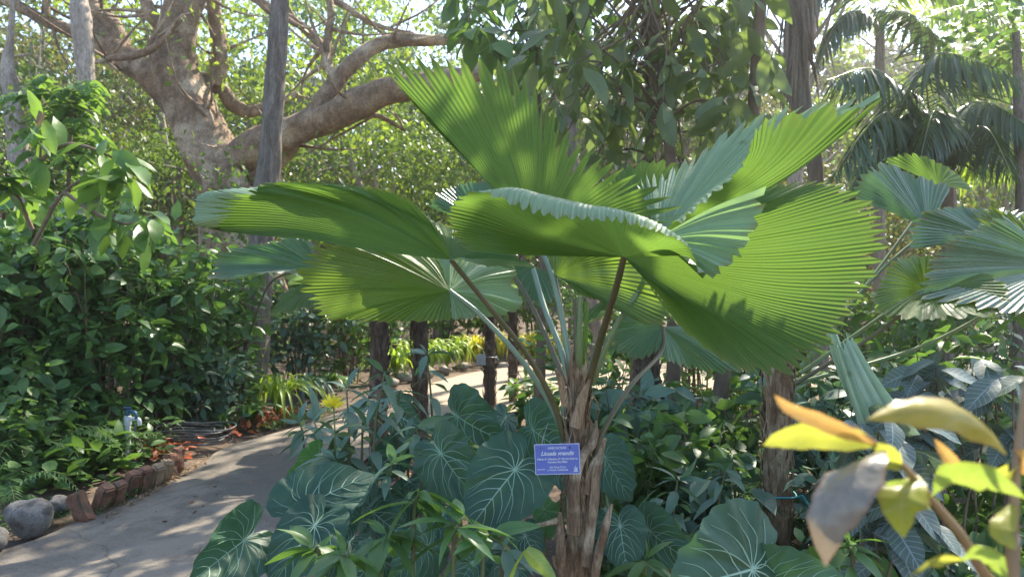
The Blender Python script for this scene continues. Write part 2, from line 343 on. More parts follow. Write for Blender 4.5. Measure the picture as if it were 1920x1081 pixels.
def tree(name, base, h, label, mat, trunk_r=.15, crown=(2.5, 2.5, 2.5), cz=None, nclump=60, per=70, size=.12, bark='pale_bark', group=None, clump=.55, T=T_FAR, bend=.3, cat='tree', nlimb=9, shape=None):
    root = empty(name, base, label, cat, group); base = np.array(base, float)
    tb = Buf(); cb = Buf(); cz = cz or h*.7
    top = base+[rng.normal()*bend, rng.normal()*bend, cz+crown[2]*.3]
    midp = base+[rng.normal()*bend, rng.normal()*bend, cz*.5]
    tube(tb, [base-[0,0,.1], midp, top], [trunk_r*1.25, trunk_r*.85, trunk_r*.35], 10, 16, rough=.25, cap=False)
    c = cr([base, midp, top], 30); cc = base+[0,0,cz]
    # clumps spread through the crown volume, pushed outward so gaps show between them
    d = rdir(nclump); cen = cc+d*np.array(crown)*(.35+.65*rng.random((nclump,1))**.5)
    cen = cen[cen[:,2] > base[2]+.3]
    for i in range(min(nlimb*2, len(cen))):
        q = c[rng.integers(12, 29)]; e = cen[i]; w = trunk_r*(.12+.25*rng.random())
        tube(tb, [q, (q*.5+e*.5)+[0,0,-.1*h*.3*rng.random()+.1]+rng.normal(size=3)*.15, e], [w, w*.6, w*.2], 6, 8, cap=False)
    n = len(cen)*per; cs = clump*(.6+.8*rng.random(len(cen)))
    pos = np.repeat(cen, per, 0)+rng.normal(size=(n,3))*np.repeat(cs, per)[:,None]*np.array([.55,.55,.38])
    dd = rdir(n); dd[:,2] -= .35
    scatter(cb, T, pos, dd, np.array([0,0,1.])+rng.normal(size=(n,3))*.8, size*(.6+.8*rng.random(n)), r=np.clip(np.repeat(rng.random(len(cen)), per)*.7+.3*rng.random(n),0,1))
    tb.build('trunk', bark, root); cb.build('crown', mat, root)
    return root
def frond(b, pts, n=40, ll=.45, T=T_NARROW, m=0, rb=None, rr=.012, hang=.5, ang=55, w=1.0, taper=.25, nx=24):
    """pinnate leaf: rachis + leaflets on both sides"""
    c = cr(pts, nx*2); t = np.linspace(.12, 1, n); idx = np.minimum((t*(len(c)-1)).astype(int), len(c)-2)
    q = c[idx]; tg = nrm(c[idx+1]-c[idx]); side = nrm(np.cross(tg, [0,0,1.])); a = R(ang)
    L = ll*np.clip(np.sin(math.pi*np.clip(t*.85+.12,0,1))**.6, taper, 1)
    for s in (-1,1):
        d = tg*math.cos(a)+side*s*math.sin(a)+np.array([0,0,-hang])*rng.uniform(.6,1.3,(n,1))+rng.normal(size=(n,3))*.05
        up = np.array([0,0,1.])+rng.normal(size=(n,3))*.2+side*s*.3
        scatter(b, T, q, d, up, L*(.9+.2*rng.random(n)), m, wscale=w)
    if rb is not None: tube(rb, pts, [rr, rr*.6, rr*.25], 5, nx, cap=False)
def rosette(b, base, n, L, w, lift=.9, m=0, seg=6, T=None, arch=1.0):
    base = np.array(base, float)
    for i in range(n):
        a = rng.random()*6.283; l = L*(.6+.5*rng.random()); o = np.array([math.cos(a), math.sin(a), 0]); k = .25+.75*rng.random()
        pts = [base, base+o*l*.35*k+[0,0,l*.55*lift], base+o*l*.8*k+[0,0,l*(.75-.35*k*arch)*lift], base+o*l*1.05*k+[0,0,l*(.7-.75*k*arch)*lift]]
        strap(b, pts, w*(.7+.5*rng.random()), m, seg)
def strap(b, pts, w, m=0, seg=8, side=None, fold=.3, prof=None, r=None, wl=1., wr=1.):
    """leaf blade along a 3D midrib; w = half width"""
    c = cr(pts, seg+1); T_ = nrm(np.gradient(c, axis=0)); V=[]; uv=[]
    for i in range(seg+1):
        t = i/seg
        if side is None:
            s_ = np.cross(T_[i], [0,0,1.]); 
            if np.linalg.norm(s_) < .15: s_ = np.cross(T_[i], [0.2,1.,0])
        else: s_ = np.asarray(side, float)-T_[i]*np.dot(side, T_[i])
        s_ = s_/np.linalg.norm(s_); nn = np.cross(s_, T_[i])
        ww = w*((math.sin(math.pi*min(1,(.08+.92*t))**.8))**.7 if prof is None else np.interp(t, np.linspace(0,1,len(prof)), prof))
        if t >= 1 and prof is None: ww = w*.02
        for u, q in ((-1,wl),(-.5,wl),(0,1),(.5,wr),(1,wr)): V.append(c[i]+s_*u*ww*q*(1+.05*math.sin(t*37+u))+nn*ww*(fold*abs(u)**1.4+.13*abs(u)*math.sin(t*17+u*2.5))); uv.append((u,t))
    f = [[i*5+j, i*5+j+1, i*5+j+6, i*5+j+5] for i in range(seg) for j in range(4)]
    b.add(V, f, uv, m, r)
# fan leaves ---------------------------------------------------------
def fan_section(b, hub, rays, npl=50, tooth=(.07,.07), amp=.5, M_=14, m=0, t0=.0, grp=2, rev=False):
    """pleated fan. rays: (nr, K, 3) control points from one edge to the other"""
    hub = np.asarray(hub, float); rays = np.asarray(rays, float)
    if rev: rays = rays[::-1]; tooth = tooth[::-1]
    if rays.ndim == 2: rays = rays[:,None,:]
    if rays.shape[1] == 1: rays = np.concatenate([(hub+rays)*.5+[0,0,.012], rays], 1)
    ns = npl*2+1
    ctrl = cr(rays, ns)
    tt = np.linspace(t0, 1, M_)
    grid = np.zeros((ns, M_, 3)); th = np.linspace(tooth[0], tooth[1], ns)
    full=[]
    for i in range(ns):
        full.append(cr(np.vstack([hub[None], ctrl[i]]), 41))
    full = np.array(full)                                        # ns,41,3
    ds = np.gradient(full, axis=0); dt = np.gradient(full, axis=1); nn = nrm(np.cross(ds, dt))
    wid = np.linalg.norm(ds, axis=2)
    ampv = amp*.34*np.repeat(rng.uniform(.35,1.7,ns//2+1),2)[:ns]
    # pleats join in pointed teeth along the rim
    tri = np.zeros(ns); jit = np.ones(ns); p0 = 0; notch = np.zeros(ns, bool)
    while p0 < ns:
        g_ = 2*int(rng.choice([grp-1, grp, grp, grp+1])) or 2; a_ = np.arange(p0, min(p0+g_, ns)); tri[a_] = np.abs((a_-p0)/g_-.5)*2; jit[a_] = rng.uniform(.6,1.4); notch[p0] = True; p0 += g_
    end = 1-th*1.25*tri**1.1*jit-.012*rng.random(ns)-.02*(.5+.5*np.sin(np.arange(ns)*.11+rng.random()*6))
    # now and then the blade is torn a bit deeper
    deep = notch & (rng.random(ns) < .18); end = np.where(deep, end-th*.7, end)
    V=[]
    for i in range(ns):
        u = tt*end[i]*40; j = np.minimum(u.astype(int), 39); fr = (u-j)[:,None]
        p_ = full[i][j]*(1-fr)+full[i][j+1]*fr; n_ = nn[i][j]; w_ = wid[i][j]
        sgn = 1 if i%2 else -1
        V.append(p_+n_*(sgn*ampv[i]*w_)[:,None])
    for i in range(ns-1):
        a, c_ = V[i], V[i+1]; v = np.vstack([a, c_]); k_ = np.arange(M_-1)
        f = np.stack([k_, k_+M_, k_+M_+1, k_+1], 1)
        uv = np.vstack([np.stack([np.full(M_, i*.5), tt],1), np.stack([np.full(M_, i*.5+.5), tt],1)])
        b.add(v, f, uv, m, .35+.3*rng.random())
def fan_leaf(root, hub, sections, petiole=None, mat='fan_leaf', pmat='petiole_brown', pr=(.008,.011), name='fan_leaf', label=None):
    b = Buf(); hub3 = P(*hub)
    for s in sections:
        s = dict(s); rays = [W(r) if isinstance(r, list) else W([r]) for r in s.pop('rays')]; h2 = s.pop('hub', None)
        fan_section(b, P(*h2) if h2 else hub3, rays, **s)
    o = b.build(name, mat, root)
    if label: o['label'] = label
    if petiole:
        pb = Buf(); tube(pb, W(petiole), [pr[0], (pr[0]+pr[1])/2, pr[1]], 8, 20, flat=.7)
        pb.build('petiole', pmat, o)
    return o
def gen_fan(root, crown, az, el, plen, rad, mat='fan_leaf', span=150, droop=.25, npl=30, roll=0., pmat='petiole_green', fold=.25):
    """a whole fan leaf grown from a crown point"""
    crown = np.array(crown, float); d = np.array([math.cos(el)*math.cos(az), math.cos(el)*math.sin(az), math.sin(el)])
    hub = crown+d*plen; mid = crown+d*plen*.5+[0,0,plen*.06]
    f = nrm(d+np.array([0,0,-.55])); side = nrm(np.cross(f, [0,0,1.])); up = np.cross(side, f)
    side = side*math.cos(roll)+up*math.sin(roll); up = np.cross(side, f)
    rays=[]
    for a in np.linspace(-span, span, 15):
        a = R(a); r_ = rad*(.9+.1*math.cos(a))*(.93+.14*rng.random()); u = f*math.cos(a)+side*math.sin(a)
        rays.append([hub+u*r_*.5+up*(fold*.35*r_*abs(math.sin(a))), hub+u*r_+up*fold*r_*abs(math.sin(a))**2*.6+np.array([0,0,-droop*r_*(.6+.5*rng.random())])])
    b = Buf(); fan_section(b, hub, rays, npl=npl, tooth=(.08,.08), M_=8)
    o = b.build('fan_leaf', mat, root); pb = Buf(); tube(pb, [crown, mid, hub], [.012,.008,.006], 6, 8, cap=False); pb.build('petiole', pmat, o)
    return o
# heart leaf -----------------------------------------------------------
HT = np.array([0,12,25,40,60,85,110,135,152,166,176,179.]); HR = np.array([1,.88,.78,.70,.63,.58,.57,.56,.53,.42,.2,.05])
VEINS = [(0,.0,28,.78),(0,.0,52,.66),(0,.0,80,.57),(0,.0,108,.55),(0,.0,136,.53),(0,.0,160,.42),(0,.17,48,.60),(0,.33,44,.50),(0,.5,40,.38),(0,.66,34,.26)]
def heart(root, J, tip, wpx, nD=0.0, mat='velvet_leaf', pet=None, fold=.12, droop=.18, roll=0., label=None, wave=.034, lobes=1.0, name='leaf'):
    """J junction, tip: (px,py,D); wpx: width / length ratio; roll turns the blade about its midrib"""
    J = P(*J); tip = P(*tip); Y = tip-J; L = np.linalg.norm(Y); Y = Y/L
    view = nrm(J-np.array([0,0,CAMZ])); X = nrm(np.cross(Y, -view)); Z = np.cross(X, Y)
    X2 = X*math.cos(roll)+Z*math.sin(roll); Z = np.cross(X2, Y); X = X2
    ph = rng.random()*6
    def mp(x, y, lift=0.0):
        r_ = np.hypot(x, y); yy = np.where(y < 0, y*lobes, y); th = np.arctan2(x, y)
        z = fold*np.abs(x)-droop*(r_**2)*.9+wave*np.sin(th*9+ph)*r_*1.2+wave*.8*np.sin(th*17+ph*2)*r_
        return J+L*(np.multiply.outer(x*wpx, X)+np.multiply.outer(yy, Y)+np.multiply.outer(z+lift, Z))
    b = Buf(); nr, nt = 9, 73
    th = np.linspace(-179, 179, nt); rad = np.interp(np.abs(th), HT, HR)*(1+.012*rng.normal(size=nt))
    rr = np.linspace(0, 1, nr); RR, TT = np.meshgrid(rr, R(1)*th, indexing='ij'); RD = RR*rad[None,:]
    x = RD*np.sin(TT); y = RD*np.cos(TT); V = mp(x.ravel(), y.ravel())
    idx = np.arange(nr*nt).reshape(nr, nt); f = np.stack([idx[:-1,:-1], idx[:-1,1:], idx[1:,1:], idx[1:,:-1]], -1).reshape(-1,4)
    b.add(V, f, np.stack([RR.ravel()*0+TT.ravel(), RR.ravel()],1), 0, rng.random())
    def vein(pts2, w0, w1):
        p_ = cr(np.array(pts2), 10); tg = np.gradient(p_, axis=0); tg = tg/np.linalg.norm(tg, axis=1)[:,None]; n2 = np.stack([-tg[:,1], tg[:,0]],1)
        w_ = np.linspace(w0, w1, 10)[:,None]; a = p_+n2*w_; c = p_-n2*w_
        up_ = mp(np.concatenate([a[:,0], p_[:,0], c[:,0]]), np.concatenate([a[:,1], p_[:,1], c[:,1]]), np.concatenate([np.full(10,.004), np.full(10,.011), np.full(10,.004)]))
        k_ = np.arange(9); ff = np.vstack([np.stack([k_, k_+1, k_+11, k_+10],1), np.stack([k_+10, k_+11, k_+21, k_+20],1)])
        b.add(up_, ff, None, 1, .5)
    vein([(0,0),(0.006,.5),(0,.97)], .0105, .0025)
    for sgn in (-1,1):
        for (_, y0, a, l) in VEINS:
            a0 = R(a+6*rng.normal()*.4); k_ = .9+.08*rng.random(); bx = l*k_
            e = np.array([sgn*math.sin(a0*.82)*bx, y0+math.cos(a0*.82)*bx]) if a < 120 else np.array([sgn*math.sin(a0*.97)*bx, y0+math.cos(a0*.97)*bx])
            mm = np.array([sgn*math.sin(a0*1.12)*bx*.5, y0+math.cos(a0*1.12)*bx*.5])
            # keep inside the margin
            r_e = np.hypot(*e); lim = np.interp(abs(math.degrees(math.atan2(abs(e[0]), e[1]))), HT, HR)*.95
            if r_e > lim: e = e*lim/r_e
            vein([(0,y0), mm, e], .0066, .002)
    o = b.build(name, [mat, 'vein'], root)
    if label: o['label'] = label
    if pet is not None:
        pb = Buf(); tube(pb, [J]+[np.array(P(*q)) for q in pet], [.005,.007], 6, 12, cap=False); pb.build('petiole', 'petiole_green', o)
    return o
# =====================================================================  SETTING
# ground: one sheet to the horizon, finely divided near the camera
def structure(o): o['kind'] = 'structure'; return o
gb = Buf(); xs = np.concatenate([[-400,-150,-60,-30], np.linspace(-16,16,90), [30,60,150,400]]); ys = np.concatenate([[-60,-20,-6], np.linspace(-2,26,90), [34,60,150,400]])
V = np.array([(x, y, -.045+.04*noise.noise(Vector((x*1.1, y*1.1, 0)))) for y in ys for x in xs]); idx = np.arange(len(V)).reshape(len(ys), len(xs))
gb.add(V, np.stack([idx[:-1,:-1], idx[:-1,1:], idx[1:,1:], idx[1:,:-1]], -1).reshape(-1,4)); structure(gb.build('ground', 'soil'))
LE = [(-420,1180),(-100,1062),(60,1012),(190,958),(345,888),(420,840),(490,818),(570,795),(650,768),(730,742),(810,718),(900,695),(1000,684),(1100,676),(1250,670),(1500,664),(1900,660),(2300,655)]
RE = [(350,1900),(400,1500),(470,1250),(530,1100),(590,990),(640,910),(700,850),(790,808),(880,785),(970,770),(1060,760),(1160,750),(1280,742),(1400,735),(1560,728),(1750,722),(1950,716),(2300,710)]
le = cr([G(*p, z=.004) for p in LE], 120); re_ = cr([G(*p, z=.004) for p in RE], 120)
for i in range(120):
    for q in (le, re_): q[i,:2] += .035*noise.noise(Vector((q[i,0]*3, q[i,1]*3, 5)))
pbuf = Buf(); row = [le*(1-t)+re_*t+np.array([0,0,.012*math.sin(math.pi*t)]) for t in np.linspace(0,1,7)]
V = np.concatenate(row); idx = np.arange(7*120).reshape(7,120)
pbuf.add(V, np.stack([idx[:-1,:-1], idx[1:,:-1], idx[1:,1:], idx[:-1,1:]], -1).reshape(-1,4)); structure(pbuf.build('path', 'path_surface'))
# =====================================================================  FOREST BEHIND
fo = Buf()                                                            # the far wood that reads as one mass
n = 120; ang = np.linspace(-64, 64, n); cen = []
for a in ang:
    for k_ in range(10): cen.append([math.sin(R(a))*(36+4*rng.random()), math.cos(R(a))*(36+4*rng.random()), .3+k_*1.1+rng.random()])
cen = np.array(cen); n = len(cen)*75; pos = np.repeat(cen, 75, 0)+rng.normal(size=(n,3))*[.9,.9,.6]
scatter(fo, T_FAR, pos, rdir(n), rng.normal(size=(n,3)), .5*(.6+.8*rng.random(n)))
tag(fo.build('woods', 'wood_leaf_olive'), 'hazy mass of distant woodland behind the garden trees', 'woods', kind='stuff')
def TB(px, D): g = P(px, 510, D); return (g[0], g[1], 0.0)
BG = [ # px, D, h, cz, crown, mat, clumps, per, size, label
 (40, 19, 12, 6.4, (4.2,2.6,3.6), 'wood_leaf_olive', 80, 120, .15, 'dark olive tree filling the upper left corner behind the bare limbs'),
 (225, 24, 12, 6.0, (3.6,2.6,3.9), 'wood_leaf', 60, 120, .17, 'green tree seen through the fork of the huge branching fig, left side'),
 (395, 22, 11, 6.2, (3.2,2.4,2.6), 'wood_leaf_bright', 42, 110, .16, 'sunlit yellow green tree right behind the fork of the huge fig'),
 (600, 21, 11, 6.6, (3.4,2.4,3.2), 'wood_leaf', 70, 120, .16, 'sunlit leafy tree standing just right of the bare grey trunk'),
 (760, 25, 11, 5.6, (3.9,2.6,4.0), 'wood_leaf', 85, 120, .17, 'soft green tree below the long horizontal fig limb'),
 (900, 23, 12, 7.4, (3.6,2.4,3.0), 'wood_leaf', 60, 100, .16, 'pale green treetop above the tip of the upright fan leaf'),
 (1080, 20, 10, 5.5, (3.6,2.6,3.6), 'wood_leaf', 60, 120, .16, 'leafy tree hidden mostly behind the drooping large leaved tree'),
 (1290, 21, 11, 6.3, (3.6,2.6,3.6), 'wood_leaf_olive', 60, 120, .16, 'olive tree left of the palm trunk with hanging dead fibres'),
 (1540, 24, 10, 4.6, (3.4,2.6,3.0), 'wood_leaf', 46, 110, .17, 'green tree under the arching palm fronds at upper right'),
 (1700, 22, 12, 7.4, (3.6,2.6,2.8), 'wood_leaf_bright', 46, 100, .17, 'bright yellow green tree above the arching fronds'),
 (1890, 20, 11, 5.0, (3.6,2.6,4.0), 'wood_leaf_bright', 60, 110, .16, 'bright green tree at the far upper right edge'),
 (500, 17, 7, 2.9, (3.0,2.0,2.0), 'wood_leaf_olive', 50, 110, .12, 'low grey green tree behind the base of the fig'),
 (690, 16, 6, 3.6, (2.4,1.8,1.5), 'wood_leaf', 46, 110, .11, 'fine leaved low tree between the grey trunk and the fan palm'),
 (300, 15, 6, 3.2, (2.4,1.8,1.8), 'wood_leaf', 46, 110, .11, 'fine leaved tree just left of the fig trunk'),
 (80, 14, 7, 3.6, (2.6,1.8,1.8), 'wood_leaf', 50, 110, .12, 'small leaved tree above the left hedge'),
 (820, 17, 5, 2.6, (2.6,1.8,1.2), 'wood_leaf_bright', 40, 100, .11, 'low sunny tree just beyond the sandy path'),
 (1600, 14, 5, 2.2, (2.8,1.8,1.6), 'wood_leaf_olive', 46, 110, .12, 'low dull tree behind the right hand fan palms'),
 (1850, 13, 5, 2.6, (2.6,1.8,1.8), 'wood_leaf', 46, 110, .12, 'low green tree behind the blue green fan leaves at the right edge'),
]
for (px, D, h, cz, cw, mt, ncl, per, sz, lb) in BG:
    tree('broadleaf_tree', TB(px, D), h, lb, mt, trunk_r=.16+.02*rng.random(), crown=cw, cz=cz, nclump=ncl, per=per, size=sz, group='trees standing behind the garden', clump=.62)
# ---- fig tree
root = empty('fig_tree', TB(450, 13), 'huge pale fig tree with a forked trunk and long sweeping limbs', 'tree')
b = Buf(); D0 = 13.
tube(b, W([(470,690,D0),(455,560,D0),(440,450,D0),(425,350,D0),(385,270,D0),(355,200,D0),(325,120,D0),(330,30,D0),(345,-60,D0)]), [.95,.7,.58,.5,.46,.42,.40,.24,.18], 22, 60, rough=.22)
b.build('trunk', 'fig_bark', root)
limbs = [ # pts (px,py,D), radii
 ([(425,350,13),(455,290,12.7),(520,258,12.4),(600,225,12),(690,185,11.7),(745,168,11.5),(830,152,11.4),(905,138,11.4)], [.30,.33,.33,.31,.27,.24,.18,.12], 16),
 ([(470,400,12.6),(440,345,12.5),(415,300,12.6),(400,262,12.8)], [.32,.28,.16,.05], 12),
 ([(500,365,13.2),(480,330,13),(520,300,12.8),(560,262,12.6)], [.34,.28,.22,.1], 12),
 ([(350,200,13),(290,140,13.2),(225,100,13.5),(180,30,13.8),(160,-60,14)], [.42,.36,.28,.2,.17], 14),
 ([(230,110,13.5),(160,70,13.3),(90,42,13.1),(30,10,13),(-60,-20,13)], [.17,.15,.13,.11,.09], 9),
 ([(84,45,13.1),(88,20,13.0),(80,-30,13)], [.08,.07,.06], 7),
 ([(230,92,13.5),(212,50,13.6),(180,20,13.7),(150,-40,13.7)], [.2,.18,.16,.14], 9),
 ([(340,110,13),(315,60,13),(285,30,12.8),(262,-40,12.8)], [.2,.16,.14,.12], 9),
 ([(345,130,13),(352,60,12.9),(372,-10,12.8),(385,-60,12.8)], [.22,.19,.17,.15], 9),
 ([(345,140,13.2),(375,150,13.4),(405,160,13.6),(450,205,13.7),(490,203,13.8),(560,175,14)], [.13,.16,.17,.16,.12,.07], 9),
 ([(402,160,13.5),(412,110,13.5),(405,50,13.5),(395,-60,13.5)], [.19,.17,.16,.15], 9),
 ([(200,110,12.4),(255,104,12.3),(300,80,12.2),(345,30,12.2)], [.05,.075,.06,.05], 7),
 ([(400,150,12.6),(385,185,12.6),(396,225,12.6),(402,262,12.8)], [.03,.05,.05,.06], 6),
 ([(570,245,12.05),(600,195,11.95),(650,130,12),(700,88,12.2),(760,76,12.4),(860,74,12.5),(900,60,12.6)], [.2,.19,.17,.14,.12,.1,.08], 10),
 ([(615,-20,12.4),(620,30,12.3),(612,110,12.2),(640,160,12)], [.06,.07,.09,.07], 8),
 ([(470,-10,12.5),(510,20,12.6),(560,45,12.7),(605,90,12.5),(612,125,12.3)], [.09,.1,.09,.1,.08], 8),
 ([(580,-20,12.4),(640,8,12.5),(700,45,12.6),(760,60,12.6)], [.09,.07,.05,.03], 7),
 ([(560,258,12.2),(640,232,12.3),(700,215,12.4),(760,245,12.6)], [.06,.08,.06,.03], 7),
 ([(150,120,13),(190,115,12.8),(215,105,12.6)], [.03,.04,.05], 6)]
for pts, rd, sg in limbs:
    rd = [x*.84 for x in rd]
    b = Buf(); wp = W(pts); tube(b, wp, rd, max(sg,12), len(pts)*9, rough=.34); cq = cr(wp, 40)
    for _ in range(5):
        i0 = int(rng.integers(14,39)); q = cq[i0]; dd = nrm(cq[i0]-cq[i0-1]+rdir(1)[0]*.9+[0,0,.35]); l_ = rng.uniform(.5,1.5)
        tube(b, [q, q+dd*l_*.5+rdir(1)[0]*.08, q+dd*l_+rdir(1)[0]*.2+[0,0,.12]], [min(.045, rd[-1]*.8),.02,.006], 5, 9, cap=False)
    b.build('limb', 'fig_bark', root)
cb = Buf(); cc = []
for pts, rd, sg in limbs[3:]:
    c = cr(W(pts), 12)
    for q in c[9:]: cc.append(q+rng.normal(size=3)*[.7,.4,.4]+[0,.9,.35])
for x_ in np.linspace(-60,1000,26): cc.append(P(x_, rng.uniform(-190,-10), rng.uniform(13.5,15.5)))
for x_ in np.linspace(440,740,14): cc.append(P(x_, rng.uniform(20,200), rng.uniform(13.5,15)))
cc = np.array(cc); n = len(cc)*45; pos = np.repeat(cc,45,0)+rng.normal(size=(n,3))*[.45,.45,.28]
scatter(cb, T_FAR, pos, rdir(n)-[0,0,.3], np.array([0,0,1.])+rng.normal(size=(n,3))*.7, .13*(.6+.8*rng.random(n)), r=np.repeat(rng.random(len(cc)),45))
cb.build('crown', 'wood_leaf_bright', root)
# ---- other trunks that reach above the picture, each with its crown up there
def tall(name, px, D, pts, rad, label, bark, mat, crown_h=9.5, cr_=(2.2,2.2,1.5), seg=14, ncl=26, rough=.2, cat='tree', size=.15, tilt=0):
    root = empty(name, TB(px, D), label, cat); b = Buf(); t = W(pts); last = t[-1]; top = last+nrm(last-t[-2])*max(.5, (crown_h-last[2]))
    tube(b, [np.array(TB(px, D))-[0,0,.1]]+t+[top], rad, seg, 40, rough=rough); b.build('trunk', bark, root)
    cb = Buf(); cen = top+rdir(ncl)*np.array(cr_)*rng.random((ncl,1))**.4; n = ncl*70
    pos = np.repeat(cen,70,0)+rng.normal(size=(n,3))*.4
    scatter(cb, T_FAR, pos, rdir(n)-[0,0,.3], np.array([0,0,1.])+rng.normal(size=(n,3))*.7, size*(.6+.8*rng.random(n))); cb.build('crown', mat, root)
    return root
g_ = tall('straight_tree', 470, 9, [(493,430,9),(503,330,9),(512,200,9),(520,80,9),(527,-30,9)], [.17,.15,.155,.13,.12,.12,.1,.04], 'tall straight grey trunk crossing in front of the pale fig', 'grey_bark', 'wood_leaf')
vb = Buf(); tube(vb, W([(520,60,8.84),(513,120,8.84),(527,160,8.86),(508,205,8.84),(496,235,8.84),(505,262,8.86),(520,300,8.87)]), [.006,.008,.006], 5, 30); vb.build('vine', 'stem_brown', g_)
tall('straight_tree', 158, 11.5, [(170,470,11.5),(163,330,11.5),(165,190,11.5),(158,100,11.5),(150,20,11.5),(146,-40,11.5)], [.12,.10,.095,.10,.12,.15,.14,.1,.04], 'upright pale trunk crossing the fig limbs at upper left', 'pale_bark', 'wood_leaf', ncl=20)
tall('straight_tree', 46, 12.5, [(50,400,12.5),(34,280,12.5),(24,190,12.5),(15,120,12.6),(20,60,12.6)], [.2,.19,.16,.14,.1,.05,.03], 'broken looking reddish brown trunk near the left edge', 'pale_bark', 'wood_leaf_olive', crown_h=7.6, cr_=(1.0,1.0,.8), ncl=10)
tall('straight_tree', 315, 15.5, [(318,420,15.5),(312,300,15.5),(306,240,15.5),(298,180,15.5)], [.09,.08,.07,.06,.05,.02], 'thin pale stem left of the fig trunk', 'pale_bark', 'wood_leaf', crown_h=6.2, cr_=(.9,.9,.7), ncl=8)
tall('vine_clad_tree', 455, 11, [(452,620,11),(458,540,11),(470,500,11),(480,470,11)], [.26,.24,.2,.16,.12,.05], 'brown trunk wrapped in hanging roots below the fan leaves at left', 'pale_bark', 'wood_leaf', crown_h=2.5, cr_=(1.3,.8,.35), ncl=12, size=.11)
# ---- palm trunk with hanging dead fibres, upper right
root = empty('tall_palm', TB(1500, 7.5), 'tall palm trunk hung with dead grey fibres at upper right', 'palm')
b = Buf(); tube(b, W([(1535,700,7.5),(1533,500,7.5),(1530,330,7.5),(1505,190,7.5),(1495,90,7.5),(1492,-20,7.5),(1490,-200,7.5)]), [.1,.085,.075,.09,.085,.085,.1], 12, 50, rough=.12); b.build('trunk', 'fibre', root)
fb = Buf()
for i in range(70):
    x0 = 1492+rng.normal()*14; y0 = rng.uniform(-60,40); l_ = rng.uniform(110,230); D = 7.5+rng.uniform(-.16,.16); dx = rng.normal()*22
    strap(fb, W([(x0,y0,D),(x0+dx*.4,y0+l_*.4,D-.03),(x0+dx,y0+l_*.8,D),(x0+dx*1.1,y0+l_,D+.02)]), rng.uniform(.006,.022), seg=5)
fb.build('dead_fronds', 'fibre', root)
fb = Buf(); top = P(1490,-220,7.5)
for i in range(13):
    a = i/13*6.283+rng.random()*.3; o = np.array([math.cos(a), math.sin(a), 0])
    frond(fb, [top, top+o*.7+[0,0,.5], top+o*1.5+[0,0,.25], top+o*2.1+[0,0,-.5]], 34, .5)
fb.build('crown', 'palm_frond', root)
# ---- feather palms upper right
def feather(px, D, zpx, fr, label, trunk_r=.07):
    root = empty('feather_palm', TB(px, D), label, 'palm'); b = Buf()
    tube(b, [np.array(TB(px,D))-[0,0,.05], P(px,zpx+120,D), P(px,zpx,D)], [trunk_r*1.3, trunk_r, trunk_r*.9], 10, 24, rough=.1); b.build('trunk', 'fibre', root)
    for (pts, mt, ll, hang) in fr:
        fb = Buf(); rb = Buf(); pp = W(pts); frond(fb, pp, 64, ll, hang=hang, rb=rb, ang=50, nx=30); o = fb.build('frond', mt, root); rb.build('rachis', 'petiole_green', o)
    return root
A = 'palm_frond'; B = 'palm_frond_bright'
feather(1780, 7.5, 330, [
 ([(1780,330,7.5),(1720,200,7.2),(1640,130,6.8),(1550,150,6.4)], A, .56, .9),
 ([(1780,330,7.5),(1740,190,7.0),(1760,100,6.4),(1930,150,5.8)], A, .56, .9),
 ([(1780,330,7.5),(1700,240,7.0),(1650,215,6.5),(1560,330,6.1)], A, .55, .9),
 ([(1780,330,7.5),(1800,210,7.2),(1860,195,6.6),(1960,260,6.2)], A, .55, .8),
 ([(1780,330,7.5),(1730,230,7.2),(1690,220,6.7),(1640,330,6.4)], A, .52, .9),
 ([(1780,330,7.5),(1810,260,7.0),(1850,240,6.4),(1900,330,6.0)], A, .5, .8),
 ([(1780,330,7.5),(1770,240,7.0),(1750,210,6.4),(1720,320,6.0)], A, .5, .9),
 ([(1780,330,7.5),(1700,290,7.8),(1640,290,8.1),(1580,370,8.3)], A, .52, .8),
 ([(1780,330,7.5),(1830,290,7.8),(1890,280,8.1),(1960,330,8.3)], B, .5, .8),
 ([(1780,330,7.5),(1790,150,7.9),(1730,40,8.3),(1640,10,8.6)], A, .58, .7)], 'dark feather palm with long arching fronds below the top right corner')
feather(1960, 8.8, 170, [
 ([(1960,170,8.8),(1900,60,8.6),(1820,10,8.4),(1720,40,8.2)], B, .5, .6),
 ([(1960,170,8.8),(1900,120,8.6),(1840,110,8.3),(1780,190,8.0)], B, .45, .7),
 ([(1960,170,8.8),(1930,60,8.8),(1900,-20,8.6),(1830,-60,8.4)], B, .5, .5),
 ([(1960,170,8.8),(1910,200,8.6),(1860,220,8.3),(1810,300,8.1)], B, .42, .8),
 ([(1960,170,8.8),(1990,60,8.6),(2060,40,8.4),(2150,120,8.2)], B, .5, .6)], 'bright feather palm leaning in from the right edge')
feather(1650, 11, 40, [
 ([(1650,40,11),(1590,-40,10.8),(1530,-30,10.6),(1470,60,10.4)], A, .6, .7),
 ([(1650,40,11),(1700,-40,10.8),(1760,-40,10.6),(1830,40,10.4)], B, .6, .7),
 ([(1650,40,11),(1610,20,10.8),(1570,40,10.6),(1530,130,10.4)], A, .55, .8),
 ([(1650,40,11),(1690,20,10.8),(1730,50,10.6),(1760,140,10.4)], A, .55, .8)], 'thin distant feather palm between the fibre hung trunk and the corner')
b = Buf(); root = empty('straight_tree', TB(1915, 6.5), 'slim grey trunk at the right edge below the palm fronds', 'tree')
tube(b, [np.array(TB(1915,6.5)), P(1917,400,6.5), P(1912,220,6.5), P(1905,60,6.6)], [.07,.055,.05,.03], 10, 24, rough=.1); b.build('trunk', 'grey_bark', root)
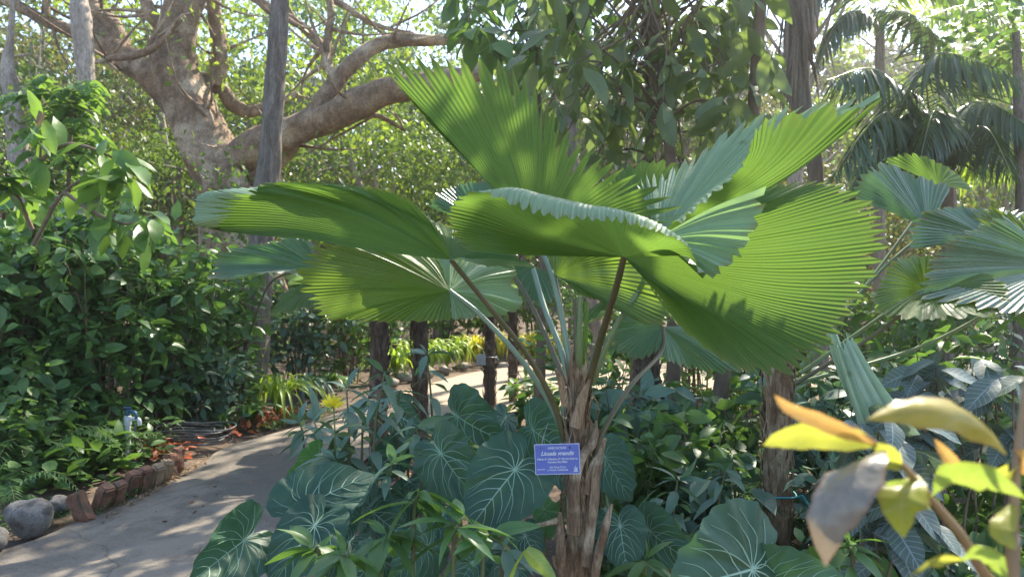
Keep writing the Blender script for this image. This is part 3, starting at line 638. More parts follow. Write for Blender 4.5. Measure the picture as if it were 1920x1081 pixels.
cb = Buf(); clusters(cb, P(1905,30,6.6)+rdir(30)*[.5,.5,.3], T_FAR, 20, .12, .2); cb.build('crown', 'mid_leaf', root)
SUN_AZ = R(33); SUN_EL = R(47); SUNV = np.array([math.sin(SUN_AZ)*math.cos(SUN_EL), math.cos(SUN_AZ)*math.cos(SUN_EL), math.sin(SUN_EL)])
LIT = [P(*q) for q in ((800,180,2.8),(880,160,2.8),(960,260,2.7),(1080,330,2.65),(1180,360,2.6),(860,250,2.7),(1480,440,1.95),(1560,500,1.95),(1450,580,1.8),(1350,630,1.7),(600,520,2.35),(640,380,2.1))]
DIM = [P(*q) for q in ((900,430,1.85),(960,400,1.8),(1000,440,1.85),(1060,420,1.85),(1100,450,1.9),(1150,450,1.95),(930,450,1.85),(760,440,2.2),(690,410,2.15),(800,455,2.2))]
def gap(c):
    """keeps openings in the foliage overhead where the sun comes through to the palm"""
    for q in LIT:
        d = c-q; t = d@SUNV
        if t > 0 and np.linalg.norm(d-SUNV*t) < .36: return False
    return True
# ---- large-leaved tree, top centre right, hanging into the picture
def big_tree(px, D, box, label, mat, ncl, size, twigs, D1=None, T=T_BIG, per=6, bark='stem_brown', name='large_leaved_tree', droop=.75, tr=.06, dens=None):
    root = empty(name, TB(px, D), label, 'tree'); x0,y0,x1,y1 = box; b = Buf(); lb = Buf()
    base = np.array(TB(px,D)); top = P((x0+x1)/2, min(y0,-60), D)
    tube(b, [base, (base+top)/2+[.1,0,0], top], [tr, tr*.7, tr*.4], 8, 24, rough=.15)
    cen=[]
    for i in range(ncl):
        c = P(rng.uniform(x0,x1), rng.uniform(y0,y1), D+rng.uniform(-.7,.9))
        if dens is not None and not dens(c): continue
        cen.append(c)
    cen = np.array(cen)
    c = cr([base, (base+top)/2+[.1,0,0], top], 30)
    for i, e in enumerate(cen[:twigs]):
        q = c[rng.integers(18,30)]; tube(b, [q, (q+e)/2+[0,0,.12]+rng.normal(size=3)*.06, e], [.014,.009,.004], 5, 8, cap=False)
    clusters(lb, cen, T, per, size, .1, droop=droop, upj=.5)
    if dens is not None:                                              # unseen clumps added along the sun's rays to shade the DIM spots
        more = np.array([q+SUNV*t+rng.normal(size=3)*.06 for q in DIM for t in (3.9, 4.5)])
        clusters(lb, more, T, 6, size*.9, .08, droop=.3, upj=.5)
        for e in more[::3]: tube(b, [c[25], (c[25]+e)/2+[0,0,.1], e], [.014,.009,.004], 5, 8, cap=False)
    b.build('branches', bark, root); lb.build('foliage', mat, root); return root
big_tree(1260, 5.2, (985,-150,1440,230), 'large leaved tree with drooping dark foliage above the fan palm', 'big_shade_leaf', 120, .21, 60, per=5)
big_tree(1330, 5.0, (1100,-620,1800,-190), 'unseen high branches added above the picture on the right to shade the palm', 'big_shade_leaf', 190, .25, 40, dens=gap)  # unseen boughs added to shape sun and shade on the palm
big_tree(1180, 6.2, (1000,60,1420,400), 'lower large leaved sapling directly behind the fan palm crown', 'big_shade_leaf', 80, .19, 40, per=5)
big_tree(1010, 7.2, (860,-60,1120,110), 'leafy tree whose twigs reach over the upright fan leaf', 'mid_leaf', 44, .26, 26)
# =====================================================================  LEFT HEDGE AND SAPLINGS
HEDGE = [ # px, D, h, rad, mat, ncl, size, label
 (20, 6.2, 2.35, .62, 'hedge_leaf', 150, .15, 'dark glossy hedge shrub at the left edge, above the round grey boulder'),
 (105, 6.9, 2.45, .62, 'hedge_leaf', 150, .15, 'dark hedge shrub under the bright sapling, behind the ferns'),
 (190, 6.5, 2.25, .6, 'hedge_leaf', 150, .145, 'dense hedge shrub left of the white standpipe'),
 (275, 7.0, 2.1, .6, 'hedge_leaf', 140, .14, 'dark green hedge shrub right behind the white standpipe'),
 (350, 7.5, 1.95, .6, 'hedge_leaf', 130, .13, 'bluish green hedge shrub above the coiled hose'),
 (425, 8.2, 1.85, .6, 'hedge_leaf', 110, .13, 'last dark hedge shrub before the grassy clump, right end'),
 (-80, 6.0, 2.2, .6, 'hedge_leaf', 110, .15, 'hedge shrub cut off by the left edge'),
]
for px, D, h, rd, mt, ncl, sz, lb in HEDGE:
    shrub('hedge_shrub', TB(px, D), h, rd, lb, 'shrub', 'dark hedge along the left of the path', mt, T_OV, 16, ncl, 8, sz, low=.22, sr=.010, spread=.13)
BACKH = [
 (150, 9.5, 1.7, .9, 'mid_leaf', 'sunlit green bush seen through the stems of the hedge, left'),
 (290, 9.8, 1.5, .8, 'strap_leaf', 'yellow green bush glowing through the hedge stems near the standpipe'),
 (480, 10.5, 1.6, .9, 'mid_leaf', 'green bush at the foot of the root wrapped trunk'),
 (560, 10.0, 1.55, .8, 'blue_leaf', 'grey green bush with thin upright stems left of the shaggy palm trunks'),
 (650, 10.5, 1.6, .8, 'mid_leaf', 'leafy bush with pinkish blossoms just left of the shaggy palm trunks'),
 (730, 12.5, 1.6, .9, 'mid_leaf', 'bush behind the two left shaggy palm trunks'),
 (830, 14.5, 1.9, 1.1, 'strap_leaf', 'sunny bush beyond the path between the shaggy palm trunks'),
 (925, 15, 1.9, 1.1, 'wood_leaf_bright', 'brilliant yellow green bush beyond the sandy path bend'),
 (1010, 15, 1.8, 1.0, 'strap_leaf', 'bright bush beyond the path seen left of the fan palm stalks'),
 (1120, 13.5, 1.8, 1.0, 'mid_leaf', 'green bush beyond the path behind the fan palm stalks'),
 (1300, 9.5, 1.7, .9, 'mid_leaf', 'bush behind the shaggy trunk with the teal tie'),
 (1420, 8.5, 1.5, .8, 'mid_leaf', 'dull bush behind the hanging edge of the biggest fan leaf'),
 (1580, 8.5, 1.6, .9, 'mid_leaf', 'shaded bush behind the pleated hanging leaf'),
 (1740, 8.0, 1.6, .9, 'mid_leaf', 'shaded bush speckled with light below the right fan palms'),
 (1890, 7.5, 1.6, .9, 'blue_leaf', 'shaded blue green bush at the right edge under the fan palms'),
]
for px, D, h, rd, mt, lb in BACKH:
    fl = ('red_leaf', 16, .05) if 'blossoms' in lb or 'root wrapped' in lb else None
    shrub('bush', TB(px, D), h, rd, lb, 'bush', 'bushes beyond the path', mt, T_OV, 14, 120, 8, .13, low=.2, sr=.012, flowers=fl, spread=.12)
for k_, (px, D, h, rd, mt, lb) in enumerate([(30,5.4,.75,.45,'mid_leaf','low leafy plant right behind the boulders at the left edge'),(110,6.3,.8,.45,'fern_leaf','low leafy plant in front of the hedge, left of the ferns'),(165,6.7,.5,.3,'mid_leaf','low leafy plant at the foot of the white standpipe'),(300,7.3,.55,.35,'mid_leaf','leafy plant between the standpipe and the hose coil'),(390,7.4,.85,.5,'blue_leaf','low leafy plant behind the hose coil'),(440,8.6,.9,.5,'mid_leaf','low leafy plant at the right foot of the hedge'),(-30,5.6,1.0,.5,'mid_leaf','low leafy plant cut by the left edge')]):
    shrub('bedding_plant', TB(px, D), h, rd, lb, 'plant', 'low plants at the foot of the hedge', mt, T_OV, 12, 80, 7, .11, low=.08, sr=.006, stem='stem_green', spread=.09)
# bright sapling with big leaves at the left
root = empty('sapling', TB(60, 5.6), 'sunlit sapling with very large bright leaves rising over the left hedge', 'sapling'); b = Buf(); lb = Buf()
br = [W([(50,690,7.2),(60,480,6.3),(75,300,5.5),(78,215,5.5)]), W([(62,460,5.6),(120,360,5.5),(190,330,5.4),(250,350,5.3)]), W([(75,300,5.5),(130,270,5.4),(200,290,5.3),(260,330,5.2)]), W([(60,430,5.6),(20,340,5.5),(-10,300,5.4)]), W([(120,360,5.5),(180,400,5.3),(240,420,5.2),(280,400,5.1)])]
for c_ in br:
    tube(b, c_, [.018,.012,.006], 6, 20, cap=False); c = cr(c_, 30)
    k_ = c[rng.integers(12,30,size=16)]+rng.normal(size=(16,3))*.04; d = rdir(16)*[1,.6,.4]+[.25,-.1,-.35]
    scatter(lb, T_BIG, k_, d, np.array([0,0,1.])+rng.normal(size=(16,3))*.4, .30*(.7+.5*rng.random(16)))
b.build('branches', 'stem_brown', root); lb.build('foliage', 'sapling_leaf', root)
for (mid, w_) in [([(75,225,5.45),(68,195,5.4),(50,168,5.4)], .05), ([(78,228,5.45),(92,262,5.35),(105,290,5.3)], .06), ([(72,232,5.45),(45,265,5.4),(10,290,5.4)], .06)]:
    s_ = Buf(); strap(s_, W(mid), w_, seg=8, side=(1,-.3,.4)); s_.build('leaf', 'sapling_leaf', root)
s_ = Buf(); strap(s_, W([(76,205,5.42),(74,222,5.4),(70,240,5.4)]), .03, seg=5, side=(1,0,.2)); s_.build('leaf', 'dead_leaf', root, )['label'] = 'small brown young leaf at the tip'
# feather-leaved branch above it
root = empty('compound_leaf_tree', TB(120, 8), 'slender tree with rows of small leaflets left of the fig limbs', 'tree'); b = Buf(); lb = Buf()
tube(b, W([(120,780,8),(125,500,8),(130,300,8),(140,170,8)]), [.04,.03,.02,.01], 8, 24)
c = cr(W([(120,780,8),(125,500,8),(130,300,8),(140,170,8)]), 40)
for i in range(46):
    q = c[rng.integers(20,40)]+rng.normal(size=3)*[.1,.1,.06]; a = rng.random()*6.28; o = np.array([math.cos(a)*1.2, math.sin(a)*.7, 0]); l_ = rng.uniform(.35,.7)
    frond(lb, [q, q+o*l_*.5+[0,0,.12], q+o*l_+[0,0,-.08]], 9, .17, T=T_OV, hang=.25, rb=b, rr=.005, ang=62, nx=8)
b.build('branches', 'stem_brown', root); lb.build('foliage', 'sapling_leaf', root)
# fern-like clumps in front of the hedge
def fern(base, n, L, label, mat='fern_leaf', group='ferns in the left bed', ll=.16, up=.5):
    root = empty('fern', base, label, 'fern', group); base = np.array(base); 
    for i in range(n):
        a = i/n*6.283+rng.random()*.4; o = np.array([math.cos(a), math.sin(a), 0]); l_ = L*rng.uniform(.7,1.1); fb = Buf(); rb = Buf()
        frond(fb, [base+o*.004, base+o*l_*.3+[0,0,l_*up], base+o*l_*.7+[0,0,l_*up*1.1], base+o*l_+[0,0,l_*up*.5]], 20, L*ll/.5*.5, T=T_NARROW2, hang=.2, rb=rb, rr=.004, ang=70, w=1.6, nx=10)
        f_ = fb.build('frond', mat, root); rb.build('rachis', 'stem_green', f_)
for (px, py, n, L, lb) in [(70,900,9,.62,'large fern behind the round grey boulder'), (215,862,9,.5,'bright fern just left of the white standpipe'), (150,880,7,.45,'fern between the boulders and the standpipe'), (10,960,7,.5,'fern at the left edge of the picture'), (285,845,6,.35,'small fern above the row of bricks')]:
    fern(G(px,py), n, L, lb)
def cover(name, pts, n, mat, label, cat, size, T=T_OV, h=.12, kind='stuff', group=None, droop=0.0, buf=None):
    """low leaves scattered over a ground polygon given by pixel corners"""
    b = buf or Buf(); a = np.array([G(*p) for p in pts]); k_ = len(a)
    w_ = rng.dirichlet(np.ones(k_)*.7, n); pos = w_@a; pos[:,2] = rng.random(n)*h
    d = rdir(n); d[:,2] = np.abs(d[:,2])*.5-droop
    scatter(b, T, pos, d, np.array([0,0,1.])+rng.normal(size=(n,3))*.3, size*(.5+rng.random(n)))
    if buf: return b
    return tag(b.build(name, mat), label, cat, group, kind)
cover('ground_cover', [(-60,1010),(130,935),(330,870),(360,835),(240,835),(60,820),(-80,860)], 1100, 'mid_leaf', 'low leafy ground cover behind the boulders and bricks', 'ground cover', .12, h=.30)
cover('ground_cover', [(-40,990),(60,1008),(180,955),(60,940)], 700, 'moss', 'tiny leaved creeper around the boulders', 'ground cover', .025, h=.05)
cover('leaf_litter', [(160,890),(340,868),(400,835),(330,800),(200,815)], 300, 'red_leaf', 'fallen reddish leaves on the bed behind the bricks', 'leaf litter', .07, h=.05)
cover('leaf_litter', [(400,830),(560,790),(620,760),(520,765),(400,790)], 260, 'red_leaf', 'reddish brown fallen leaves beside the coiled hose', 'leaf litter', .07, h=.03)
cover('ground_cover', [(470,815),(560,795),(640,768),(560,760)], 500, 'moss', 'strip of small weeds along the far left path edge', 'ground cover', .04, h=.05)
cover('leaf_litter', [(1100,1000),(1100,760),(1500,720),(1950,740),(1950,1100),(1300,1100)], 1300, 'litter_leaf', 'dry brown leaves covering the bed right of the fan palm', 'leaf litter', .10, h=.03)
cover('leaf_litter', [(600,1050),(660,880),(1000,790),(1080,800),(1080,1100)], 500, 'litter_leaf', 'dry leaves under the white veined plants', 'leaf litter', .09, h=.03)
cover('leaf_litter', [(60,1060),(400,880),(600,800),(560,990),(400,1060)], 110, 'litter_leaf', 'few dry leaves lying on the grey path', 'leaf litter', .04, h=.005)
cover('leaf_litter', [(140,985),(345,892),(430,845),(400,850),(330,905),(160,1000)], 260, 'dead_leaf', 'crumbled dry leaves caught along the foot of the bricks', 'leaf litter', .03, h=.012)
cover('ground_cover', [(150,970),(335,880),(345,888),(240,940),(160,985)], 240, 'moss', 'tiny weeds growing between the bricks', 'ground cover', .022, h=.06)
# =====================================================================  BED EDGE
def rock(b, c, r, sc_=(1,1,.8), m=0, seg=3, rot=0., amp=.22, sh=None):
    import bmesh
    bm = bmesh.new(); bmesh.ops.create_icosphere(bm, subdivisions=seg, radius=1.0); s_ = rng.random()*50
    V = []
    for v in bm.verts:
        k_ = 1+amp*noise.noise(v.co*1.3+Vector((s_,0,0)))+amp*.3*noise.noise(v.co*4+Vector((s_,3,0))); V.append([v.co.x*k_*sc_[0]*r, v.co.y*k_*sc_[1]*r, v.co.z*k_*sc_[2]*r])
    f = [[v.index for v in fc.verts] for fc in bm.faces]; bm.free(); V = np.array(V); cs, sn = math.cos(rot), math.sin(rot)
    V = V@np.array([[cs,sn,0],[-sn,cs,0],[0,0,1]])+np.asarray(c); b.add(V, f)
for (px, py, r_, s_, lb, mt) in [(48,1003,.125,(1.05,.85,.92),'largest round grey boulder at the path edge','boulder'), (100,970,.075,(1,.9,.95),'smaller smooth grey boulder beside the first tilted brick','boulder'), (-30,1040,.10,(1,1,.8),'grey boulder cut by the left edge','boulder')]:
    b = Buf(); g = G(px,py); rock(b, g+[0,.04,r_*s_[2]*.8], r_, s_); tag(b.build('boulder', mt), lb, 'boulder', 'stones edging the bed')
def block(b, w, d, h, wob=.006, bev=.012, nz=5):
    wob = .013
    """worn brick, long axis up, origin at its bottom"""
    import bmesh
    bm = bmesh.new(); bmesh.ops.create_cube(bm, size=1.0); bmesh.ops.scale(bm, vec=(w,d,h), verts=bm.verts)
    bmesh.ops.bevel(bm, geom=bm.edges[:], offset=bev, segments=2, affect='EDGES'); bmesh.ops.subdivide_edges(bm, edges=[e for e in bm.edges if e.calc_length()>.04], cuts=3, use_grid_fill=True)
    s_ = rng.random()*50
    for v in bm.verts: v.co += v.normal*0+Vector((noise.noise(v.co*18+Vector((s_,0,0))), noise.noise(v.co*18+Vector((0,s_,0))), noise.noise(v.co*18+Vector((0,0,s_)))))*wob; v.co.z += h/2
    bm.verts.index_update(); V = np.array([v.co[:] for v in bm.verts])
    for fc in bm.faces: pass
    F_ = [[v.index for v in fc.verts] for fc in bm.faces]; bm.free(); return V, F_
BR = [ # px, py base, tilt (deg, to the right), yaw, w, h, label
 (158,978,-24,-25,.10,.19,'first brick of the edging, broken and tilted towards the grey boulders','brick'),
 (178,958,34,-20,.085,.22,'second brick of the edging, reddish and leaning right','brick'),
 (207,948,22,-25,.085,.22,'third brick of the edging, with a pinkish worn face','brick'),
 (234,930,24,-30,.08,.21,'fourth brick of the edging, darker red','brick'),
 (262,922,20,-30,.08,.21,'fifth brick of the edging, with a mossy corner','brick'),
 (283,912,16,-32,.08,.21,'sixth brick, pale tan and lit by the sun','pale_brick'),
 (304,903,12,-35,.075,.21,'seventh brick, yellowish and narrow','pale_brick'),
 (318,893,8,-35,.075,.20,'eighth brick, brown, close to the hose','brick'),
 (330,884,4,-35,.07,.19,'last brown brick of the edging beside the hose coil','brick')]
for (px, py, tl, yaw, w_, h_, lb, mt) in BR:
    tl += rng.normal()*5; yaw += rng.normal()*7; h_ *= rng.uniform(.88,1.08)
    V, F_ = block(None, w_, .085, h_); Mx = Matrix.Rotation(R(yaw),3,'Z')@Matrix.Rotation(R(tl),3,'Y'); V = V@np.array(Mx).T+G(px,py)+[0,.03,-.02]
    b = Buf(); [b.add(V if i == 0 else np.zeros((0,3)), np.array([f])-(0 if i == 0 else len(V))) for i, f in enumerate(F_)]
    tag(b.build('edging_brick', mt, smooth=False), lb, 'brick', 'bricks edging the left bed')
for (px, py, r_, lb) in [(735,722,.13,'pale rock on the far bed edge beside the second shaggy trunk'), (762,712,.15,'whitish rock at the far bed edge, second from the left'), (800,704,.16,'largest pale rock at the far bed edge'), (835,698,.12,'pale rock at the far bed edge left of the sloping border'), (868,690,.11,'small pale rock in front of the yellow bromeliads'), (1000,682,.1,'upright edging stone near the fan palm stalks'), (985,684,.09,'small brown edging stone beyond the path bend'), (945,688,.1,'edging stone behind the two thin shaggy trunks')]:
    r_ *= .72; b = Buf(); rock(b, G(px,py)+[0,0,r_*.35], r_, (1.2,.8,.8), seg=2, amp=.55); tag(b.build('edging_stone', 'pale_stone'), lb, 'stone', 'pale stones edging the far bed')
# hose coil + standpipe
b = Buf(); c0 = G(362,836)+[0,0,.02]; pts=[]
for i in range(320):
    a = i/150*6.283*3; r_ = .22+.04*math.sin(a*.37+1)+.03*math.sin(a*1.7); pts.append(c0+[math.cos(a)*r_*1.25+.03*math.sin(a*.21), math.sin(a)*r_*.8, .012+.018*(i/30)*.8+.01*math.sin(a*3)])
pts += [c0+[-.3,.05,.05], np.array(TB(236,5.9))+[.08,0,.12], np.array(TB(236,5.9))+[.07,-.02,.34]]
tube(b, pts, .008, 7, 500); tag(b.build('garden_hose', 'hose_rubber'), 'dark garden hose coiled on the path edge beside the bricks', 'hose')
root = empty('standpipe', TB(236,5.9), 'white water standpipe with a blue tap in the left bed', 'standpipe'); q = np.array(TB(236,5.9))
b = Buf(); tube(b, [q-[0,0,.05], q+[0,0,.33]], .022, 14, 2); tube(b, [q+[0,0,.33], q+[0,0,.40]], .028, 14, 2); tube(b, [q+[0,0,.375], q+[.09,-.01,.375], q+[.1,-.01,.33]], .016, 10); b.build('pipe', 'white_plastic', root)
b = Buf(); tube(b, [q+[0,0,.40], q+[0,0,.45]], .02, 10, 2); tube(b, [q+[-.03,0,.465], q+[.03,0,.465]], .008, 8, 2); tube(b, [q+[0,0,.44], q+[.07,-.02,.43], q+[.08,-.02,.38]], .013, 8); b.build('tap', 'tap_blue', root)
# grassy strap clumps
for (px, py, n, L, w_, mt, lb) in [(520,778,46,.75,.022,'bright_leaf','bright spiky green clump at the left bend of the path'), (470,800,22,.4,.03,'mid_leaf','broad leaved dark clump left of the spiky green clump'), (575,745,26,.5,.03,'blue_leaf','grey green strap leaved clump beyond the yellow flower'), (620,735,24,.45,.028,'mid_leaf','dark strap leaved clump behind the yellow flower'), (420,806,12,.28,.02,'strap_leaf','small yellowish clump beside the reddish leaf litter'),
    (1165,800,20,.4,.035,'bright_leaf','sunlit leafy clump between the fan palm and the teal tied trunk'), (1190,830,16,.42,.035,'mid_leaf','darker leafy clump at the foot of the teal tied trunk'), (1345,790,22,.45,.03,'blue_leaf','blue green strap clump right of the teal tied trunk'), (1325,765,18,.4,.03,'bright_leaf','sunlit clump in the bed right of the teal tied trunk'), (1395,770,20,.4,.035,'yellow_leaf','yellow green clump glowing under the biggest fan leaf'), (1480,775,16,.35,.03,'bright_leaf','bright clump behind the thick shaggy trunk')]:
    b = Buf(); rosette(b, G(px,py), n, L, w_); tag(b.build('strap_clump', mt), lb, 'plant', 'strap leaved clumps')
i = 0
for (px, py, lb) in [(735,715,'first'), (770,703,'second'), (805,697,'third'), (835,693,'fourth'), (862,688,'fifth'), (890,684,'sixth'), (935,680,'seventh'), (965,678,'eighth'), (1000,675,'ninth'), (1030,673,'tenth')]:
    b = Buf(); rosette(b, G(px,py)+[0,.35,0], 34, .62, .028, lift=1.15); o = b.build('bromeliad', 'bright_leaf' if i < 5 else 'yellow_leaf')
    tag(o, ('%s bromeliad from the left along the sunny far bed, %s' % (lb, 'yellow green' if i < 5 else 'golden yellow')), 'bromeliad', 'bromeliads beyond the path'); i += 1
# =====================================================================  SHAGGY FAN PALM TRUNKS
def shaggy(px, D, ytop, rad, label, leaves=(), tie=None, stubs=40, bark='dark_palm_bark', lean=0, mat='fan_leaf', **kw):
    root = empty('fan_palm', TB(px, D), label, 'fan palm', 'fan palms with shaggy trunks'); base = np.array(TB(px, D)); top = P(px+lean, ytop, D)
    b = Buf(); tube(b, [base-[0,0,.05], (base+top)/2+[rng.normal()*.02,0,0], top], [rad*.9, rad*.8, rad*.75], 14, 40, rough=.3)
    c = cr([base, (base+top)/2, top], 30)
    for i in range(stubs):
        k_ = rng.integers(1, 26); a = rng.random()*6.283; o = np.array([math.cos(a), math.sin(a), 0]); q = c[k_]; l_ = rng.uniform(.07,.2)
        strap(b, [q+o*rad*.65, q+o*rad*.95+[0,0,l_*.5], q+o*(rad+rng.uniform(.0,.035))+[rng.normal()*.01,0,l_]], rng.uniform(.012,.028), seg=5, side=np.cross(o,[0,0,1]), prof=[1,1,.8,.35])
    for i in range(stubs):
        k_ = rng.integers(4, 29); a = rng.random()*6.283; o = np.array([math.cos(a), math.sin(a), 0]); q = c[k_]; l_ = rng.uniform(.1,.3)
        tube(b, [q+o*rad*.8, q+o*rad*1.1-[0,0,l_*.5], q+o*rad*1.02-[0,0,l_]], [.004,.003,.001], 3, 5, cap=False)
    b.build('trunk', bark, root)
    if tie:
        tb = Buf(); z = tie[0]; q = P(px+lean*.5, z, D); pts = [q+[math.cos(a)*rad*1.12, math.sin(a)*rad*1.12, .004*math.sin(a*3)] for a in np.linspace(-1.2,5.3,22)]
        pts.append(pts[-1]+[.03,-.03,.02]); tube(tb, pts, .005, 5, 50); tube(tb, [pts[-1]-[0,0,0], pts[-1]+[.025,-.02,-.05]], .005, 5, 2); tb.build('tie', tie[1], root)
    for (az, el, pl, rd) in leaves: gen_fan(root, top-[0,0,.05], R(az), R(el), pl, rd, mat=mat, roll=rng.normal()*.25)
    return root
shaggy(712, 6.0, 560, .085, 'shaggy brown trunk furthest left, dark against the bushes', [(150,28,.55,.42),(200,15,.5,.4),(70,40,.5,.4),(100,20,.6,.4)], stubs=60)
shaggy(785, 6.9, 560, .085, 'shaggy trunk second from the left, behind the white veined leaves', [(60,35,.5,.42),(120,30,.55,.42),(90,50,.5,.4)], stubs=60)
shaggy(918, 8.3, 565, .075, 'thin dark shaggy trunk in front of the sandy path with a small tag tied on', [(90,40,.5,.4),(140,30,.5,.4)], tie=(668,'wire'), stubs=60)
shaggy(962, 8.8, 565, .062, 'thinnest shaggy trunk standing on the sandy path edge near the stalks', [(60,40,.5,.4),(110,30,.5,.4)], tie=(700,'stem_green'), stubs=50)
shaggy(1215, 4.9, 600, .085, 'dark shaggy trunk with a teal tie right of the main palm', [(60,35,.5,.42),(100,25,.5,.42)], tie=(738,'tape_teal'), stubs=80)
b = Buf(); q = P(902,672,8.1); tag_r = empty('hanging_tag', q, 'small blank grey tag tied to the dark shaggy trunk by the path', 'tag')
s_ = np.array([[-.05,0,-.07],[.05,0,-.07],[.05,0,.05],[-.05,0,.05],[-.05,.004,-.07],[.05,.004,-.07],[.05,.004,.05],[-.05,.004,.05]])+q
b.add(s_, [[0,1,2,3],[5,4,7,6],[3,2,6,7],[1,0,4,5],[0,3,7,4],[2,1,5,6]]); b.build('plate', 'wire', tag_r, smooth=False)
# thick right-hand trunk and the fan leaves it carries
rp = shaggy(1460, 3.3, 610, .066, 'thick shaggy trunk of the right fan palm with blue green leaves', [], tie=(925,'tape_teal'), stubs=110, bark='palm_bark')
def S(rays, **k): return dict(rays=rays, **k)
fan_leaf(rp, (1740,430,4.2), [S([(1600,372,4.1),(1598,345,4.1),(1625,315,4.1),(1660,300,4.2),(1700,318,4.3),(1740,330,4.4),(1790,345,4.4)], npl=26)], [(1740,430,4.2),(1640,520,4.0),(1500,690,3.8)], 'fan_leaf_blue', 'petiole_green')
fan_leaf(rp, (1860,450,4.2), [S([(1700,470,3.9),(1695,430,3.9),(1730,395,4.0),(1790,385,4.2),(1850,390,4.4),(1920,395,4.6),(1990,420,4.6),(2000,500,4.3)], npl=34)], [(1860,450,4.2),(1700,560,4.0),(1500,700,3.8)], 'fan_leaf_blue', 'petiole_green')
fan_leaf(rp, (1990,500,4.0), [S([(1700,560,3.6),(1720,520,3.6),(1740,480,3.7),(1770,450,3.8),(1820,425,3.9),(1880,400,4.0)], npl=30), S([(1700,562,3.55),(1790,575,3.5),(1890,590,3.5),(1980,600,3.6)], npl=16)], [(1990,500,4.0),(1750,640,3.9),(1490,720,3.8)], 'fan_leaf_blue', 'petiole_green')
fan_leaf(rp, (1960,480,4.4), [S([(1812,405,4.2),(1820,388,4.2),(1850,385,4.3),(1900,395,4.4),(1960,410,4.5)], npl=16, tooth=(.14,.14))], None, 'fan_leaf_yellow')
fan_leaf(rp, (1735,545,3.7), [S([(1640,590,3.5),(1632,560,3.5),(1650,525,3.55),(1668,490,3.6),(1700,478,3.7),(1760,480,3.8),(1830,500,3.8),(1890,530,3.7),(1900,560,3.6)], npl=34), S([(1900,560,3.6),(1880,590,3.5),(1800,600,3.4),(1720,602,3.4),(1640,590,3.5)], npl=22)], [(1735,545,3.7),(1650,620,3.7),(1490,720,3.75)], 'fan_leaf_yellow', 'petiole_brown')
fan_leaf(rp, (1520,480,2.95), [S([[(1580,690,2.6),(1622,826,2.5)],[(1590,692,2.6),(1647,838,2.5)],[(1600,690,2.6),(1675,846,2.51)],[(1611,686,2.62),(1702,840,2.53)],[(1621,680,2.64),(1724,824,2.55)]], npl=6, amp=4.0, grp=1, t0=.42), S([[(1560,655,2.9),(1596,764,2.85)],[(1570,655,2.88),(1612,774,2.84)],[(1580,652,2.86),(1628,780,2.83)]], npl=3, amp=4.0, grp=1, t0=.42)], [(1552,590,2.9),(1510,610,3.1),(1470,640,3.3)], 'fan_leaf_pale', 'petiole_green', label='narrow pleated young leaf hanging down, pale striped')
fan_leaf(rp, (1760,350,4.6), [S([(1650,300,4.6),(1690,285,4.6),(1730,290,4.6),(1790,320,4.7),(1830,360,4.7)], npl=18)], [(1760,350,4.6),(1650,500,4.2),(1500,700,3.8)], 'fan_leaf', 'petiole_green')
# far-left small fan palm
fp = empty('fan_palm', TB(455, 8.0), 'small fan palm with one glossy dark leaf under the long left leaf', 'fan palm', 'fan palms with shaggy trunks')
b = Buf(); tube(b, [np.array(TB(455,8.0)), P(458,720,8.0), P(462,640,8.0)], [.03,.028,.022], 8, 12, rough=.2); b.build('trunk', 'dark_palm_bark', fp)
fan_leaf(fp, (598,505,5.4), [S([(575,520,5.1),(520,512,5.0),(460,515,4.9),(415,525,4.9),(384,518,4.9),(392,500,5.0),(388,485,5.0),(405,470,5.0),(450,458,5.1),(500,452,5.2),(540,440,5.3),(585,452,5.4)], npl=34, tooth=(.06,.06))], [(598,505,5.4),(550,510,5.8),(500,540,6.8),(462,645,8.0)], 'fan_leaf_blue', 'petiole_brown')
# =====================================================================  THE MAIN FAN PALM
mp_ = empty('fan_palm', TB(1080, 2.45), 'large ruffled fan palm with huge pleated round leaves in the middle', 'fan palm')
b = Buf(); t0 = np.array(TB(1082,2.45)); ax = [t0-[0,0,.05], P(1085,1000,2.45), P(1080,880,2.45), P(1084,790,2.45), P(1082,705,2.45)]
tube(b, ax, [.043,.039,.033,.031,.027], 20, 80, rough=.4)
c = cr(ax, 60)
for i in range(300):
    k_ = rng.integers(2, 56); a = rng.random()*6.283; o = np.array([math.cos(a), math.sin(a), 0]); q = c[k_]; rr = np.interp(k_, [0,60], [.041,.028]); l_ = rng.uniform(.04,.16)
    strap(b, [q+o*rr*.7-[0,0,.04], q+o*rr*1.0+[0,0,l_*.4], q+o*(rr+rng.uniform(0,.018))+[rng.normal()*.014,rng.normal()*.014,l_]], rng.uniform(.003,.012), seg=7, side=np.cross(o,[0,0,1]), prof=[1,1,.9,.6,.15], fold=-.5)
for i in range(150):
    k_ = rng.integers(8, 58); a = rng.random()*6.283; o = np.array([math.cos(a), math.sin(a), 0]); q = c[k_]; rr = np.interp(k_, [0,60], [.044,.03]); l_ = rng.uniform(.05,.2)
    tube(b, [q+o*rr*.8, q+o*rr*1.12+[rng.normal()*.02,0,-l_*.4], q+o*rr*1.05-[rng.normal()*.02,0,l_]], [.0025,.002,.0006], 3, 6, cap=False)
b.build('trunk', 'palm_bark', mp_)
